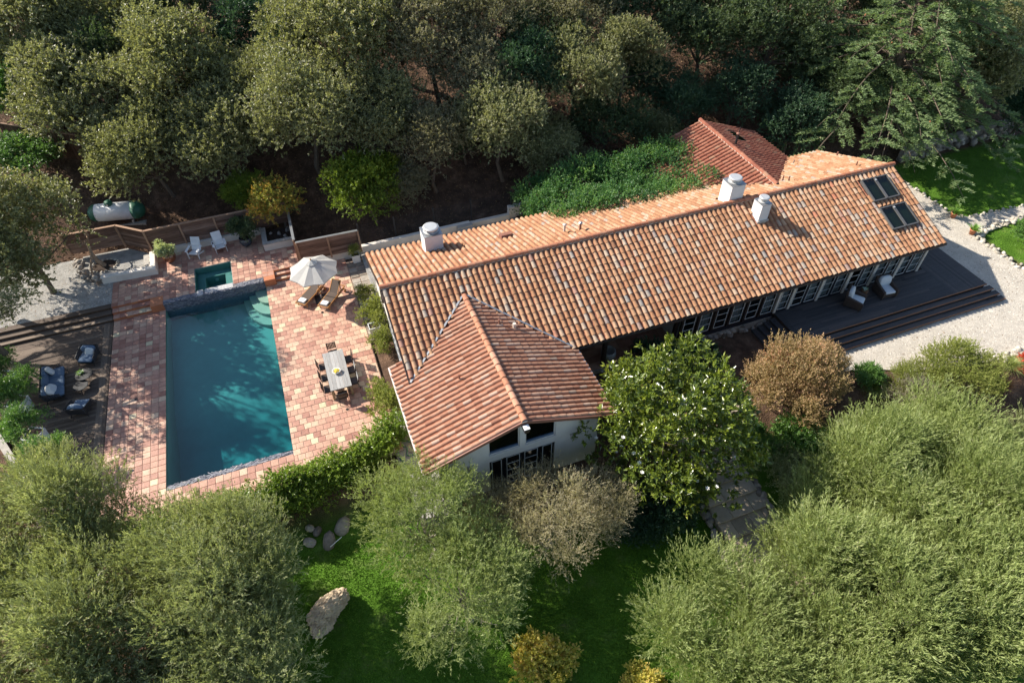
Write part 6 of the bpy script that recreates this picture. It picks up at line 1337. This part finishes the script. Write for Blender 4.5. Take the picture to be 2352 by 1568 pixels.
for nm, mt, x, y, z, n, L, W, lab, cat, dr in (('feather_grass', 'leaf_grass', 24.1, 13.1, None, 700, .95, .014, 'pale feathery grass clump at the gravel edge', 'grass', .7), ('feather_grass', 'leaf_grass', 31.8, 11.9, None, 600, .9, .014, 'tall green grass clump by the stones at the right edge', 'grass', .7), ('red_grass', 'leaf_redgrass', 30.8, 11.2, None, 800, .95, .014, 'reddish brown grass clump at the right edge', 'grass', .8), ('feather_grass', 'leaf_grass', 25.3, 10.9, None, 500, .8, .012, 'pale grass tuft below the grey-purple shrub', 'grass', .7), ('wild_grass', 'leaf_grass', -14.9, 42.9, None, 600, 1.3, .03, 'yellow-green arching grass above the timber screen', 'grass', .6),
    ('agave', 'leaf_agave', 39.05, 22.85, .25, 60, .62, .05, 'bright green spiky plant in the pot at the upper lawn corner', 'plant', .3), ('agave', 'leaf_agave', 38.75, 21.05, .25, 60, .6, .05, 'green spiky plant in the pot at the lower lawn corner', 'plant', .3), ('succulent', 'leaf_succulent', 27.45, 18.3, DZ+.5, 34, .2, .045, 'pale succulent on the stump table between the wicker chairs', 'plant', .2), ('succulent', 'leaf_agave', -13.1, 27.85, .46, 60, .22, .03, 'small green plant on the taller black coffee table', 'plant', .3)):
    zz = gh(x, y)-.02 if z is None else z; t = thing(nm, lab, cat, (x, y, zz)); link('blades', blades('blades', mt, n, L, W, random.randrange(999), droop=dr), t)
    if nm == 'succulent': part('pot', 'white_paint', t, lambda m: m.lathe([(.05, 0), (.08, .08), (.07, .08), (.05, .04)], seg=16))
# rough grass on the lawns (nobody could count it)
def lawn_grass(name, label, box, n, seed, h=.06):
    r = np.random.default_rng(seed); q = r.uniform([box[0], box[1]], [box[2], box[3]], (n*2, 2)); k = r.random(len(q)) < lawn_mask(q[:, 0], q[:, 1])*.98; q = q[k][:n]; n = len(q)
    xg = (np.sin(q[:, 0]*1.3+q[:, 1]*.7)*np.cos(q[:, 1]*1.1-q[:, 0]*.4)*.09+np.sin(q[:, 0]*.5)*np.cos(q[:, 1]*.43)*.12)*.45*sm(.5, 3, front_line(q[:, 0])-q[:, 1]); z = ground(q[:, 0], q[:, 1])+xg-.01
    a = r.uniform(0, 6.28, n); l = h*r.uniform(.5, 1.6, n); w = .022; s = np.stack([np.cos(a), np.sin(a), np.zeros(n)], 1)*w; b = np.stack([q[:, 0], q[:, 1], z], 1); tpp = b+np.stack([r.normal(0, .5, n)*l, r.normal(0, .5, n)*l, l], 1)
    V = np.stack([b-s, b+s, tpp], 1).reshape(-1, 3); pat = .5+.3*np.sin(q[:, 0]*.8)*np.cos(q[:, 1]*.9)
    o = link(name, np_mesh(name, V, np.arange(len(V)).reshape(-1, 3), 'grass', tint=np.repeat(np.clip(pat*.8+r.normal(0, .16, n), 0, 1), 3))); tag(o, label, 'grass', kind='stuff')
lawn_grass('grass', 'short bright green grass of the front lawn', (-9, 3, 16, 15), 170000, 71); lawn_grass('grass', 'short grass of the shaded lawns at right', (39.3, 10, 56, 29.4), 50000, 72, .05)
# fallen leaves and twigs on the wooded slope
q = np.random.default_rng(9); n = 60000; x = q.uniform(-24, 58, n); y = back_line(x)+q.uniform(0, 26, n); bz = (np.sin(x*1.3+y*.7)*np.cos(y*1.1-x*.4)*.09+np.sin(x*.5)*np.cos(y*.43)*.12)*sm(0, 3, y-back_line(x)); p = np.stack([x, y, ground(x, y)+bz+.03], 1); d = unit(q.normal(0, 1, (n, 3))*[1, 1, .35])
V = leaf_quads(p, d, q.uniform(.08, .22, n), q.uniform(.04, .09, n), q); o = link('leaf_litter', np_mesh('leaf_litter', V, np.arange(len(V)).reshape(-1, 4), 'litter', tint=np.repeat(q.random(n), 4))); tag(o, 'brown fallen leaves and twigs covering the wooded slope', 'leaves', kind='stuff')
